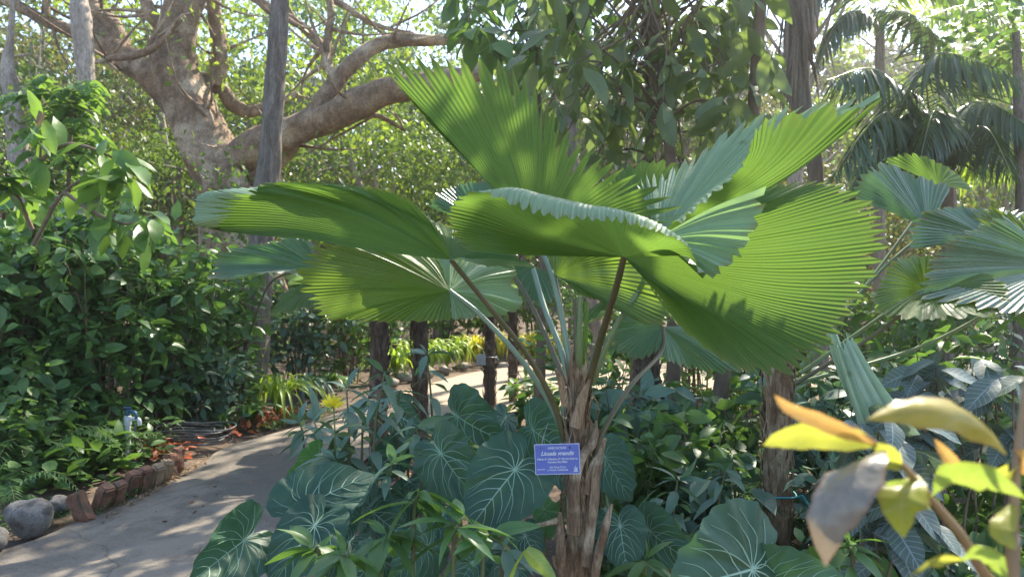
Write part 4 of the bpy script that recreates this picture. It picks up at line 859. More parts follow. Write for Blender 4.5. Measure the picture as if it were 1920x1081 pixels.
for pts, rd, lbl in [([(1075,1000,2.36),(1080,880,2.36),(1112,830,2.38),(1118,790,2.4)],[.022,.020,.014,.005],None), ([(1098,1060,2.34),(1112,960,2.34),(1120,880,2.34),(1134,822,2.35)],[.018,.016,.015,.006],None), ([(1110,1100,2.33),(1125,1030,2.3),(1138,975,2.28),(1148,945,2.27)],[.016,.015,.012,.004],None), ([(1060,1100,2.35),(1052,1030,2.32),(1050,960,2.33)],[.02,.018,.006],None), ([(1078,800,2.37),(1092,750,2.36),(1105,712,2.35)],[.02,.016,.005],None), ([(1100,925,2.36),(1108,880,2.35),(1122,850,2.35)],[.012,.01,.004],None), ([(1060,760,2.38),(1052,715,2.36),(1042,690,2.34)],[.014,.012,.003],None), ([(960,980,2.3),(1000,985,2.28),(1050,975,2.34)],[.004,.006,.012],None)]:
    q = Buf(); tube(q, W(pts), rd, 9, 20, rough=.35, flat=.6); q.build('old_leaf_base', 'palm_bark', mp_)
hub = (1010,455,2.55)
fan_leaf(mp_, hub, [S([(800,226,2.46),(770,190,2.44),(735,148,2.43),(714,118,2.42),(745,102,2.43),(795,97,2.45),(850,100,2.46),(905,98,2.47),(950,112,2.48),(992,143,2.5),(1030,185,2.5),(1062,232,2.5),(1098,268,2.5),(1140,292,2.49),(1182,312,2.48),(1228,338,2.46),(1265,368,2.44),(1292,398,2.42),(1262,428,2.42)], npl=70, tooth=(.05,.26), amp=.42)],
    [hub,(1035,520,2.52),(1058,620,2.48),(1074,715,2.45)], 'fan_leaf', 'petiole_blue_lit', label='tall upright leaf glowing bright green')
def L4_(K, dz): return [(p[0],p[1],d) for p, d in zip(K, dz)]
r2 = [((700,470),(590,450),(480,440),(388,430)),((690,455),(545,428),(372,424),(430,410)),((690,438),(535,402),(367,396),(448,397)),((690,425),(540,380),(372,366),(466,381)),((700,413),(560,368),(430,354),(486,366)),((712,405),(605,366),(530,350),(484,345)),((732,400),(650,362),(580,347),(528,340)),((752,402),(690,370),(635,352),(590,340)),((775,412),(730,382),(695,360),(658,343)),((795,424),(765,395),(738,370),(712,352)),((815,438),(797,412),(778,388),(758,368)),((828,452),(816,430),(803,412),(790,396))]
dz2 = [(2.18,2.1,2.05,2.0)]+[(2.18,2.1,2.02,1.94)]*4+[(2.2,2.17,2.12,2.1)]*3+[(2.22,2.22,2.2,2.18)]*4
fan_leaf(mp_, (845,487,2.25), [S([L4_(k_, d_) for k_, d_ in zip(r2, dz2)], npl=62, tooth=(.05,.12), M_=18, amp=.45),
    S([(790,398,2.3),(812,408,2.42),(835,418,2.45),(852,425,2.45),(876,430,2.45),(912,440,2.4),(950,462,2.33),(975,480,2.25),(1005,502,2.18),(940,504,2.12),(880,492,2.1)], npl=30, tooth=(.1,.16))],
    [(845,487,2.25),(905,560,2.3),(985,660,2.36),(1035,750,2.42),(1062,835,2.45)], 'fan_leaf', 'petiole_brown', label='long left leaf with its tip folded over')
h4 = (1170,482,2.0)
ra = [((1060,480),(950,476),(868,468)),((1040,470),(930,452),(842,440)),((1025,458),(905,425),(832,408)),((1022,442),(915,392),(845,376)),((1030,425),(935,366),(878,358)),((1050,412),(965,352),(940,378)),((1080,406),(1010,362),(992,400)),((1110,406),(1058,374),(1046,412)),((1135,415),(1108,384),(1102,416)),((1155,428),(1152,390),(1152,420)),((1180,440),(1195,402),(1193,426)),((1205,452),(1240,422),(1236,437)),((1230,466),(1278,452),(1290,462)),((1238,480),(1292,482),(1314,512))]
rb_ = [((1330,425),(1450,345)),((1380,400),(1520,335)),((1405,400),(1580,338)),((1425,420),(1632,362)),((1435,445),(1662,405)),((1442,475),(1672,450)),((1442,505),(1660,497)),((1435,535),(1640,545)),((1422,560),(1612,595)),((1405,580),(1580,638)),((1382,592),(1540,675)),((1352,595),(1492,702)),((1322,590),(1440,712)),((1290,580),(1390,702)),((1260,565),(1330,662)),((1235,545),(1270,610)),((1210,525),(1235,562))]
fan_leaf(mp_, h4, [S([L4_(k_, (1.9,1.76,1.71) if 3 < i_ < 12 else (1.92,1.82,1.78)) for i_, k_ in enumerate(ra)], npl=70, tooth=(.05,.07), M_=18, amp=.4),
    S([L4_(k_, (1.92,1.98-.02*i_)) for i_, k_ in enumerate(rb_)], npl=84, tooth=(.07,.05), M_=18, amp=.4),
    S([(1440,350,1.9),(1440,375,1.88),(1434,400,1.86),(1424,425,1.84),(1412,447,1.83),(1398,468,1.82),(1385,487,1.81),(1370,503,1.8),(1350,517,1.8),(1330,524,1.8),(1312,508,1.8),(1296,485,1.82)], npl=15, tooth=(.05,.05), amp=1.6, hub=(1222,452,1.97), rev=True)],
    [h4,(1155,540,2.1),(1128,630,2.3),(1105,715,2.42),(1100,740,2.45)], 'fan_leaf', 'petiole_brown', pr=(.009,.013), label='biggest leaf, nearest, spreading right with a ruffled middle')
h5 = (1235,448,2.5)
r5 = [((1470,338),(1686,163)),((1462,328),(1625,190)),((1445,318),(1560,188)),((1425,315),(1490,205)),((1405,318),(1445,212)),((1390,320),(1418,240)),((1375,326),(1410,268)),((1360,334),(1404,294)),((1345,346),(1386,322)),((1332,356),(1362,350)),((1312,372),(1328,378)),((1290,395),(1300,402)),((1265,415),(1275,425))]
fan_leaf(mp_, h5, [S([(1190,338,2.7),(1215,322,2.72),(1243,322,2.74),(1275,300,2.76),(1310,286,2.78),(1345,256,2.78),(1395,226,2.76),(1450,203,2.72),(1520,188,2.66),(1600,180,2.56),(1686,163,2.42)], npl=36, tooth=(.2,.08), amp=.8, rev=True),
    S([L4_(k_, (2.38,2.42-.015*i_)) for i_, k_ in enumerate(r5)], npl=34, tooth=(.05,.22), amp=.6, M_=18, rev=True)],
    [h5,(1200,540,2.45),(1150,620,2.43),(1110,720,2.45)], 'fan_leaf', 'petiole_green', label='upper right leaf folded like a wing, blue green above')
h6 = (843,545,2.5)
fan_leaf(mp_, h6, [S([(815,480,2.6),(760,470,2.55),(700,455,2.45),(650,447,2.4),(612,443,2.35),(582,455,2.32),(560,478,2.3),(546,505,2.28),(548,535,2.28),(575,560,2.3),(588,582,2.32),(600,602,2.34),(650,602,2.38),(705,608,2.4),(762,606,2.42),(812,604,2.44),(845,600,2.45)], npl=60, tooth=(.1,.03), rev=True),
    S([(815,480,2.6),(860,478,2.7),(905,480,2.75),(945,488,2.75),(970,500,2.75),(968,530,2.7),(978,555,2.65),(985,578,2.6),(960,590,2.55),(920,597,2.5),(880,600,2.46),(848,602,2.45)], npl=36, tooth=(.05,.05), amp=1.2, rev=True)],
    [h6,(900,590,2.46),(970,665,2.42),(1025,745,2.43),(1058,815,2.45)], 'fan_leaf_yellow', 'petiole_blue_lit', label='lower left round leaf, yellow green at its left rim')
h7 = (1040,517,2.6)
fan_leaf(mp_, h7, [S([(1022,470,2.62),(1060,462,2.6),(1110,465,2.55),(1165,475,2.5),(1215,500,2.45),(1250,540,2.4),(1278,585,2.36),(1258,607,2.35),(1215,612,2.36),(1172,590,2.4),(1125,566,2.45),(1085,556,2.5)], npl=36, tooth=(.06,.06))],
    [h7,(1050,570,2.55),(1062,640,2.5),(1075,715,2.45)], 'fan_leaf_yellow', 'petiole_brown', label='bright lower leaf opening right behind the stalks')
h8 = (1243,612,2.75)
fan_leaf(mp_, h8, [S([(1190,580,2.8),(1155,592,2.8),(1140,625,2.8),(1145,655,2.78),(1172,672,2.75),(1198,676,2.72),(1222,668,2.7)], npl=22), S([(1225,660,2.7),(1252,678,2.72),(1280,690,2.75),(1315,700,2.8),(1355,706,2.8),(1395,700,2.82),(1410,660,2.85),(1400,620,2.9)], npl=26)],
    [h8,(1240,660,2.7),(1185,720,2.55),(1135,800,2.46),(1112,860,2.45)], 'fan_leaf_blue', 'petiole_brown', label='drooping lower leaf in the shade on the right')
fan_leaf(mp_, (1005,503,2.9), [S([(962,488,2.9),(964,520,2.9),(972,552,2.88),(992,572,2.86),(1020,576,2.86),(1045,560,2.88),(1058,530,2.9)], npl=20)],
    [(1000,505,2.85),(1022,580,2.7),(1050,650,2.55),(1068,712,2.47)], 'fan_leaf_blue', 'petiole_blue_lit', pr=(.011,.012), label='small dark leaf behind the stalks')
fan_leaf(mp_, (905,432,2.95), [S([(798,388,2.9),(806,368,2.9),(830,352,2.95),(860,342,3.0),(900,338,3.0),(945,345,3.0)], npl=20)], [(905,432,2.95),(990,560,2.8),(1062,720,2.5)], 'fan_leaf_blue', 'petiole_brown', label='rim of a hidden leaf behind, blue green')
fan_leaf(mp_, (1190,425,3.1), [S([(1130,345,3.1),(1160,312,3.12),(1200,300,3.15),(1245,297,3.15),(1290,312,3.1),(1310,340,3.1)], npl=20)], [(1190,425,3.1),(1150,560,2.85),(1095,720,2.5)], 'fan_leaf', 'petiole_brown', label='dark leaf rim behind the teeth of the upright leaf')
for pts, rd, mt in [([(1088,555,2.42),(1086,640,2.42),(1084,720,2.44)], [.009,.011,.013], 'petiole_green'), ([(1100,565,2.47),(1097,640,2.46),(1092,720,2.46)], [.007,.009,.010], 'strap_leaf'), ([(1078,560,2.5),(1080,640,2.48),(1082,720,2.46)], [.006,.008,.01], 'petiole_brown')]:
    q = Buf(); tube(q, W(pts), rd, 8, 16, flat=.8); q.build('spear_leaf', mt, mp_)
# ---- the blue label hung on the trunk
sg = P(1045,860,2.26); sgn = empty('plant_sign', sg, 'blue and white botanical name plate hung on the palm trunk', 'sign'); sgn.location = Vector(sg.tolist())
vx = P(1087,859,2.255)-P(1003,861,2.265); SW = np.linalg.norm(vx); ux = vx/SW; uz = np.array([-ux[2]*.0,0,1.0]); uz = uz-ux*np.dot(uz,ux); uz = nrm(uz); uy = np.cross(uz, ux)
SH = SW*57/84
def plate(b, w, h, y0, y1, m=0):
    q = [(-w,y0,-h),(w,y0,-h),(w,y0,h),(-w,y0,h),(-w,y1,-h),(w,y1,-h),(w,y1,h),(-w,y1,h)]
    b.add([sg+ux*x+uy*y+uz*z for x,y,z in q], [[0,1,2,3],[5,4,7,6],[3,2,6,7],[1,0,4,5],[0,3,7,4],[2,1,5,6]], None, m)
b = Buf(); plate(b, SW/2, SH/2, 0, .003); b.build('panel', 'sign_blue', sgn, smooth=False)
b = Buf()
for (cx, cz, w, h) in [(0,SH/2-.0006,SW/2,.0009),(0,-SH/2+.0006,SW/2,.0009)]: 
    b.add([sg+ux*(cx+x*w)+uy*-.0012+uz*(cz+z*h) for x,z in ((-1,-1),(1,-1),(1,1),(-1,1))], [[0,1,2,3]])
for (cx) in (-SW/2+.0006, SW/2-.0006): b.add([sg+ux*(cx+x*.0009)+uy*-.0016+uz*(z*SH/2) for x,z in ((-1,-1),(1,-1),(1,1),(-1,1))], [[0,1,2,3]])
b.build('border', 'sign_white', sgn, smooth=False)
RotM = Matrix((tuple(ux), tuple(uz), tuple(-uy))).transposed()
def text(s, x, z, size, italic=0., bold=.0, align='CENTER'):
    cu = bpy.data.curves.new('lettering', 'FONT'); cu.body = s; cu.size = size; cu.align_x = align; cu.align_y = 'CENTER'; cu.shear = italic; cu.offset = bold; cu.extrude = .0002
    t_ = bpy.data.objects.new('tmp', cu); COL.objects.link(t_); bpy.context.view_layer.update()
    me = bpy.data.meshes.new_from_object(t_.evaluated_get(bpy.context.evaluated_depsgraph_get())); bpy.data.objects.remove(t_)
    me.materials.clear(); me.materials.append(M['sign_white']); me.name = 'lettering'
    o = bpy.data.objects.new('lettering', me); COL.objects.link(o); o.parent = sgn
    o.matrix_local = Matrix.Translation(Vector((ux*x+uz*z-uy*.0018).tolist()))@RotM.to_4x4(); return o
k_ = SW
text('ARECACEAE', 0, SH*.37, k_*.075, bold=.0002)
text('Licuala grandis', 0, SH*.19, k_*.125, .35, .0005)
text('Palma de Abanico de Nueva Guinea', 0, SH*.01, k_*.062, bold=.0003)
text('Vanuatu Fan Palm', 0, -SH*.09, k_*.062, bold=.0003)
text('Isla Santa Cruz', -.0, -SH*.26, k_*.06, bold=.0002)
text('y Nueva Caledonia', -.0, -SH*.35, k_*.06, bold=.0002)
text('0000/0000', -k_*.37, -SH*.33, k_*.042, bold=.0001)
b = Buf(); e0 = sg+ux*k_*.40-uz*SH*.32-uy*.0015
for (pts) in [[(-1,-1),(1,-1),(.9,-.7),(-.9,-.7)],[(-.5,-.7),(.0,-.7),(-.05,.2),(-.4,.0)],[(.05,-.7),(.7,-.6),(.5,.1),(.1,.3)],[(-.15,.1),(.2,.2),(.1,1.0),(-.1,.9)],[(-.8,-.2),(-.55,-.3),(-.45,.45),(-.6,.5)],[(.6,-.2),(.85,-.1),(.7,.5),(.55,.4)]]:
    b.add([e0+ux*x*k_*.055+uz*z*k_*.07 for x,z in pts], [[0,1,2,3]])
b.build('emblem', 'sign_white', sgn, smooth=False)
b = Buf()
for x in (-.36,.29):
    a_ = np.linspace(0,6.283,13)[:-1]; b.add([sg+ux*(k_*x+math.cos(q)*k_*.02)+uz*(SH*.38+math.sin(q)*k_*.02)-uy*.001 for q in a_], [list(range(12))])
b.build('hole', 'sign_hole', sgn, smooth=False)
b = Buf()
for x, tx, ty in ((-.36,1020,800),(.29,1068,808)): tube(b, [sg+ux*k_*x+uz*SH*.38-uy*.002, P(tx,ty+15,2.3), P(tx+8,ty-8,2.40)], .0012, 5, 12)
b.build('wire', 'wire', sgn)
# =====================================================================  WHITE VEINED PLANTS
def vplant(px, py, D, label):
    r_ = empty('veined_plant', P(px,py,D)*[1,1,0], label, 'plant', 'white veined heart leaved plants'); b = Buf(); q = P(px,py,D)*[1,1,0]
    tube(b, [q+[-.15,0,.02], q+[0,.02,.04], q+[.16,-.02,.03]], [.02,.024,.018], 8, 12, rough=.2); b.build('rhizome', 'stem_brown', r_); return r_
v1 = vplant(560,900,2.6,'white veined plant spilling over the path edge, lower left')
heart(v1, (575,948,2.35), (700,876,2.45), .95, pet=[(600,1010,2.4),(620,1100,2.45)], fold=.25, droop=.25, roll=.55, label='broad arched dark leaf with its tip to the right')
heart(v1, (590,985,2.25), (505,1100,2.1), .8, pet=[(640,1040,2.3),(660,1120,2.4)], fold=.15, roll=-.3)
heart(v1, (457,1012,2.2), (362,1090,2.0), .85, pet=[(500,1070,2.3),(540,1150,2.4)], fold=.45, droop=.1, roll=.25, label='lowest left leaf with one side folded up pale')
heart(v1, (640,925,2.5), (672,985,2.45), .8, pet=[(640,1000,2.5),(640,1090,2.5)], roll=.5)
heart(v1, (590,862,2.9), (545,905,2.75), .8, pet=[(610,930,2.9),(620,1030,2.9)], mat='velvet_leaf_young', roll=.6)
v2 = vplant(840,1000,2.6,'white veined plant in the centre, left of the trunk')
heart(v2, (966,880,2.3), (880,990,2.2), .98, pet=[(980,930,2.4),(960,1080,2.5)], fold=.1, droop=.15, roll=-.1, label='largest central leaf with clear white veins')
heart(v2, (827,850,2.55), (888,940,2.45), 1.0, pet=[(850,930,2.6),(870,1060,2.6)], fold=.2, roll=-.5)
heart(v2, (800,1028,2.2), (735,1090,2.1), 1.0, pet=[(820,1080,2.3),(850,1150,2.4)], roll=.3)
heart(v2, (905,985,2.25), (895,1050,2.2), .9, pet=[(920,1040,2.3),(930,1120,2.4)], roll=.5)
heart(v2, (1020,955,2.5), (1035,1010,2.45), .75, pet=[(1020,1020,2.5),(1020,1110,2.5)], mat='velvet_leaf_young', roll=.3, label='small bright green young leaf')
heart(v2, (700,960,2.5), (760,1010,2.4), .85, pet=[(720,1040,2.5),(740,1120,2.5)], roll=-.3)
heart(v2, (985,1005,2.4), (1010,1055,2.3), .9, pet=[(985,1060,2.4),(980,1120,2.4)], roll=-.3)
for (J_, t_, w_, ro, fo_) in [((700,925,2.65),(655,985,2.55),.9,.4,.25),((655,1015,2.3),(600,1075,2.2),.85,-.35,.2),((760,935,2.75),(725,1000,2.65),.9,.5,.2),((700,1050,2.15),(655,1110,2.05),.95,.2,.15),((885,1055,2.15),(850,1110,2.05),.9,-.3,.2),((945,1060,2.3),(985,1110,2.2),.85,.45,.3),((790,905,2.95),(755,955,2.85),.8,-.5,.1),((905,890,2.8),(940,950,2.7),.85,.5,.2),((740,850,3.0),(690,895,2.9),.95,.35,.25),((830,965,2.5),(800,1030,2.4),.8,-.45,.3),((640,870,3.0),(600,915,2.9),.95,.3,.3),((1040,860,2.9),(1075,915,2.8),.9,.3,.1),((860,905,2.75),(905,965,2.65),.75,-.2,.35)]:
    heart(v2, J_, t_, w_, pet=[((J_[0]+t_[0])/2,J_[1]+70,J_[2]+.06),(J_[0]+10,J_[1]+160,J_[2]+.1)], fold=fo_, roll=ro, droop=rng.uniform(.1,.4))
v3 = vplant(900,850,3.3,'white veined plant behind the central one, nearest the sandy path')
heart(v3, (858,780,3.2), (935,832,3.05), 1.05, lobes=.8, pet=[(880,830,3.3),(900,940,3.3)], fold=.2, droop=.3, roll=-.45)
heart(v3, (1000,806,3.0), (1058,850,2.85), 1.2, pet=[(990,860,3.1),(970,960,3.2)], fold=.15, droop=.25, roll=-.5)
heart(v3, (947,783,3.3), (925,820,3.2), .9, pet=[(950,850,3.3),(940,940,3.3)], roll=.3)
heart(v3, (745,776,3.4), (780,800,3.25), 1.0, pet=[(770,840,3.4),(830,930,3.4)], roll=-.5)
v4 = vplant(1180,1060,2.6,'white veined plant just right of the palm trunk')
heart(v4, (1163,986,2.4), (1178,1075,2.3), .95, pet=[(1180,1050,2.5),(1200,1130,2.6)], fold=.15, roll=.1)
heart(v4, (1218,995,2.5), (1290,1055,2.35), .9, pet=[(1210,1060,2.5),(1205,1130,2.6)], roll=-.4)
heart(v4, (1135,858,2.9), (1180,935,2.75), .85, pet=[(1140,950,2.8),(1180,1060,2.7)], roll=-.2)
v5 = vplant(1420,1120,2.2,'white veined plant with broad dull leaves at the bottom right')
heart(v5, (1411,1066,1.9), (1275,1110,1.75), 1.15, pet=[(1420,1120,1.95),(1430,1200,2.0)], fold=.1, roll=.25, label='wide dusty leaf at the bottom edge')
heart(v5, (1440,1085,1.95), (1590,1100,1.85), .9, pet=[(1435,1140,2.0),(1430,1210,2.0)], roll=-.5)
# =====================================================================  LANCE LEAVED PLANTS IN FRONT
def cane(pts, n, size, mat, label, T=T_LAN, name='leafy_stem', tuft=5, sr=.006, stem='stem_green', droop=.45, cat='plant', group='leafy stems in the central bed', start=.35):
    w_ = W(pts); base = w_[0]*np.array([1,1,0]); root = empty(name, base, label, cat, group); b = Buf(); lb = Buf(); pp = [base]+w_[1:]
    tube(b, pp, [sr*1.3, sr, sr*.5], 6, 24, cap=False); c = cr(pp, 60)
    k_ = np.linspace(int(60*start), 59, n).astype(int); a = np.arange(n)*2.4+rng.random()*6; d = np.stack([np.cos(a), np.sin(a)*.8, -droop+.5*rng.random(n)], 1)
    scatter(lb, T, c[k_], d, np.array([0,0,1.])+rng.normal(size=(n,3))*.25, size*(.75+.5*rng.random(n)))
    clusters(lb, c[-1:], T, tuft, size*.85, .01, droop=-.1)
    b.build('stem', stem, root); lb.build('foliage', mat, root); return root
CN = [
 ([(650,1000,2.9),(655,870,2.9),(650,730,2.95)], 12, .16, 'blue_leaf', 'blue green leafy stem directly right of the yellow flower'),
 ([(600,960,3.1),(600,860,3.1),(590,790,3.15)], 12, .15, 'blue_leaf', 'blue green leafy stem below and left of the yellow flower'),
 ([(690,1000,2.8),(700,850,2.8),(720,700,2.85)], 13, .15, 'blue_leaf', 'tallest blue green leafy stem in front of the leftmost shaggy trunk'),
 ([(740,950,3.0),(745,830,3.0),(748,735,3.05)], 12, .14, 'blue_leaf', 'blue green leafy stem before the second shaggy trunk'),
 ([(575,930,3.4),(570,850,3.4),(562,790,3.4)], 12, .14, 'blue_leaf', 'leafy stem at the left end of the central bed near the path'),
 ([(670,900,3.3),(680,800,3.3),(690,745,3.3)], 12, .14, 'blue_leaf', 'leafy stem at the back of the group by the leftmost shaggy trunk'),
 ([(780,1000,2.7),(790,880,2.7),(780,800,2.7)], 11, .14, 'blue_leaf', 'leafy stem poking up between the heart shaped leaves'),
 ([(820,900,3.4),(810,780,3.4),(800,665,3.4)], 9, .13, 'blue_leaf', 'tall leafy stem reaching in front of the second shaggy trunk'),
 ([(770,1150,1.95),(775,1020,1.95),(785,920,1.95)], 10, .14, 'mid_leaf', 'green lance leaved stem standing before the central heart leaf'),
 ([(840,1160,1.9),(850,1050,1.9),(860,985,1.9)], 9, .13, 'hedge_leaf', 'green lance leaved stem low in the bottom centre'),
 ([(900,1160,1.95),(905,1060,1.95),(920,1000,1.95)], 8, .12, 'hedge_leaf', 'green stem with narrow leaves just left of the trunk foot'),
 ([(600,1160,1.9),(600,1080,1.9),(590,1030,1.9)], 9, .13, 'mid_leaf', 'green lance leaved stem at the bottom beside the lowest veined leaf'),
 ([(660,1180,1.8),(655,1100,1.8),(640,1040,1.8)], 8, .12, 'hedge_leaf', 'low green stem peeking in at the bottom edge'),
]
CN += [
 ([(630,1050,2.7),(640,950,2.7),(630,860,2.7)], 13, .13, 'blue_leaf', 'dusty leafy stem above the broad arched veined leaf'),
 ([(730,1050,2.5),(725,950,2.5),(735,870,2.5)], 13, .12, 'blue_leaf', 'dusty leafy stem left of the veined leaves, mid height'),
 ([(760,1000,3.1),(765,880,3.1),(760,820,3.1)], 12, .12, 'blue_leaf', 'thin dusty stem behind the left veined leaves'),
 ([(860,1000,2.9),(865,880,2.9),(862,835,2.9)], 9, .11, 'mid_leaf', 'short leafy stem between two veined leaves'),
 ([(930,1160,2.1),(940,1080,2.1),(945,1030,2.1)], 10, .13, 'blue_leaf', 'dusty low stem beside the trunk foot at the bottom'),
 ([(720,1160,1.9),(715,1080,1.9),(725,1000,1.9)], 11, .14, 'mid_leaf', 'leafy stem at the bottom between the lower left veined leaves'),
 ([(1120,1000,3.2),(1130,900,3.2),(1140,820,3.2)], 12, .12, 'mid_leaf', 'leafy stem behind the trunk on its right, shaded'),
 ([(1190,1160,2.3),(1200,1100,2.3),(1210,1050,2.3)], 9, .12, 'mid_leaf', 'low leafy stem under the right veined leaves'),
 ([(1250,1100,2.6),(1260,1000,2.6),(1270,900,2.6)], 13, .11, 'blue_leaf', 'dusty leafy stem in front of the teal tied trunk'),
 ([(1350,1100,2.9),(1345,980,2.9),(1360,880,2.9)], 13, .11, 'blue_leaf', 'dusty leafy stem midway between the teal tied trunk and the thick one'),
 ([(1385,1000,3.4),(1378,920,3.4),(1372,850,3.4)], 9, .11, 'mid_leaf', 'leafy stem just left of the thick shaggy trunk'),
 ([(1560,1100,2.8),(1568,980,2.8),(1575,900,2.8)], 10, .12, 'blue_leaf', 'dusty leafy stem just right of the thick shaggy trunk'),
 ([(1610,1160,2.2),(1600,1080,2.2),(1590,1020,2.2)], 11, .12, 'mid_leaf', 'low leafy stem at the bottom under the grey foreground leaf')]
for pts, n, sz, mt, lb in CN: cane(pts, n, sz, mt, lb)
for px_, py_, D_, s_ in []: pass
b = Buf(); strap(b, W([(985,1030,1.8),(1010,1055,1.78),(1045,1090,1.75)]), .022, seg=8, side=(.7,-.2,.6)); strap(b, W([(985,1030,1.8),(960,1080,1.82),(940,1140,1.85)]), .012, seg=6)
tag(b.build('seedling', 'front_green'), 'seedling with a smooth bright green leaf at the bottom by the trunk', 'seedling')
# yellow flower
q = P(625,762,2.75); fr = empty('yellow_flower', q*[1,1,0], 'small yellow flower on a green stalk above the blue green leaves', 'flower'); b = Buf()
tube(b, [q*[1,1,0], P(628,850,2.75), q], [.004,.003,.003], 5, 12); clusters(b, np.array([P(628,815,2.75),P(630,840,2.75)]), T_LAN, 5, .12, .01); b.build('stem', 'petiole_green', fr)
b = Buf(); n = 34; d = rdir(n); d[:,2] = np.abs(d[:,2])*.8+.1; scatter(b, T_NARROW, np.repeat(q[None],n,0), d, rdir(n), .052, wscale=2.8); b.build('blossom', 'flower_yellow', fr)
# compound dark sprig left of the spear
root = empty('sprig', P(1040,760,2.9)*[1,1,0], 'arching sprig of rounded dark leaflets against the sandy path', 'plant'); b = Buf(); lb = Buf()
pp = [P(1040,760,2.9)*[1,1,0], P(1060,770,2.9), P(1040,690,2.85), P(990,640,2.8)]; frond(lb, pp[1:]+[P(970,632,2.8)], 9, .075, T=T_OV, hang=.15, rb=b, rr=.003, ang=65, w=1.6, nx=16, taper=.6)
frond(lb, [P(1060,740,2.9), P(1040,680,2.85), P(1025,640,2.85), P(1015,620,2.8)], 7, .07, T=T_OV, hang=.1, rb=b, rr=.003, ang=65, w=1.6, nx=12, taper=.6)
tube(b, pp[:2], .004, 5, 4); b.build('stem', 'stem_brown', root); lb.build('foliage', 'hedge_leaf', root)
# =====================================================================  RIGHT UNDERGROWTH
UG = [
 (1160, 3.6, .85, .32, 'mid_leaf', 'leafy undergrowth plant close behind the palm trunk'),
 (1150, 6.8, 1.1, .5, 'mid_leaf', 'leafy shrub in front of the sandy path, seen right of the palm stalks'),
 (1010, 7.6, .45, .35, 'mid_leaf', 'low plant at the near edge of the sandy path behind the stalks'),
 (1290, 4.2, .75, .36, 'mid_leaf', 'undergrowth plant right of the teal tied trunk, lower leaves dull'),
 (1370, 3.6, .65, .36, 'blue_leaf', 'grey green undergrowth plant midway between the two shaggy trunks'),
 (1310, 3.0, .45, .32, 'mid_leaf', 'low undergrowth plant in front of the teal tied trunk'),
 (1540, 3.9, 1.2, .42, 'blue_leaf', 'undergrowth shrub behind the yellow foreground leaves'),
 (1620, 3.4, .95, .40, 'blue_leaf', 'undergrowth shrub below the hanging striped leaf'),
 (1700, 4.4, 1.25, .42, 'mid_leaf', 'undergrowth shrub between the hanging striped leaf and the right edge'),
 (1600, 2.6, .6, .32, 'mid_leaf', 'low shaded plant behind the big grey foreground leaf'),
 (1550, 2.9, .42, .25, 'blue_leaf', 'low shaded plant beside the thick shaggy trunk'),
 (1780, 2.7, .6, .34, 'mid_leaf', 'low shaded plant behind the bright yellow foreground leaf'),
 (1230, 3.9, .95, .36, 'mid_leaf', 'undergrowth around the foot of the teal tied trunk'),
 (1420, 5.2, 1.1, .5, 'mid_leaf', 'taller shaded shrub behind the gap between the shaggy trunks'),
]
UG += [(1260,3.3,.55,.3,'blue_leaf','dusty low plant just right of the right veined leaves'),(1350,4.6,.9,.42,'mid_leaf','rounded undergrowth plant in line with the red bromeliad'),(1190,4.2,1.0,.35,'blue_leaf','dusty shrub filling the gap right behind the palm stalks'),(1660,5.4,1.5,.5,'mid_leaf','taller dim shrub behind the striped hanging leaf'),(1830,5.0,1.5,.5,'mid_leaf','dim shrub under the right fan palm leaves'),(1700,2.9,.8,.35,'blue_leaf','dusty shrub directly behind the bright yellow foreground leaf'),(1880,3.4,1.0,.4,'mid_leaf','dim shrub behind the thin foreground stem at the right edge')]
for px, D, h, rd, mt, lb in UG:
    shrub('undergrowth_shrub', TB(px, D), h, rd, lb, 'shrub', 'shaded undergrowth on the right', mt, T_OV8 if D < 3.2 else T_OV, 9, 60, 7, .12, low=.15, sr=.007, stem='stem_green', spread=.08)
SV = [(1760,2.9,[(1740,720),(1755,690),(1700,760),(1790,780),(1720,820)],'silver veined shrub with quilted leaves right of the hanging leaf'),
      (1870,2.8,[(1860,700),(1900,720),(1840,740),(1905,790),(1880,840),(1850,800)],'silver veined shrub near the right edge with pale sunlit leaves'),
      (1640,2.5,[(1600,830),(1650,800),(1690,860),(1630,900),(1700,960),(1640,1000)],'silver veined shrub low behind the bright yellow foreground leaf')]
for px, D, tips, lb in SV:
    root = empty('silver_shrub', TB(px, D), lb, 'shrub', 'silver veined shrubs'); b = Buf(); l_ = Buf(); base = np.array(TB(px, D))
    for (tx, ty) in tips:
        e = P(tx, ty, D+rng.uniform(-.15,.15)); tube(b, [base, (base+e)/2+[rng.normal()*.05,0,.05], e], [.009,.006,.003], 5, 12, cap=False)
        n = 8; a = rng.random(n)*6.28; d = np.stack([np.cos(a), np.sin(a)*.7-.2, -.55+.3*rng.random(n)],1)
        scatter(l_, T_OV8, np.repeat(e[None],n,0)+rng.normal(size=(n,3))*.04, d, np.array([0,-.4,1.])+rng.normal(size=(n,3))*.3, .16*(.7+.5*rng.random(n)))
    b.build('stems', 'stem_brown', root); l_.build('foliage', 'silver_leaf', root)
for (px, py, n, L, lb) in [(1330,1040,9,.5,'dull fern low in the right bed beside the broad veined leaf'), (1440,1000,8,.45,'fern at the foot of the thick shaggy trunk'), (1560,1075,8,.5,'fern at the bottom behind the hanging grey leaf'), (1310,960,8,.45,'fern between the two shaggy trunks'), (1700,1060,8,.45,'fern low at the bottom right'), (1250,1000,7,.4,'small fern just right of the veined leaves')]:
    fern(G(px,py), n, L, lb, group='ferns in the right bed', mat='fern_leaf')
b = Buf(); q = G(1325,985); tube(b, [q, q+[0,0,.42]], .008, 5, 3); rosette(b, q+[0,0,.40], 12, .20, .02); tag(b.build('red_bromeliad', 'red_leaf'), 'small red bromeliad in the shaded right bed', 'bromeliad')
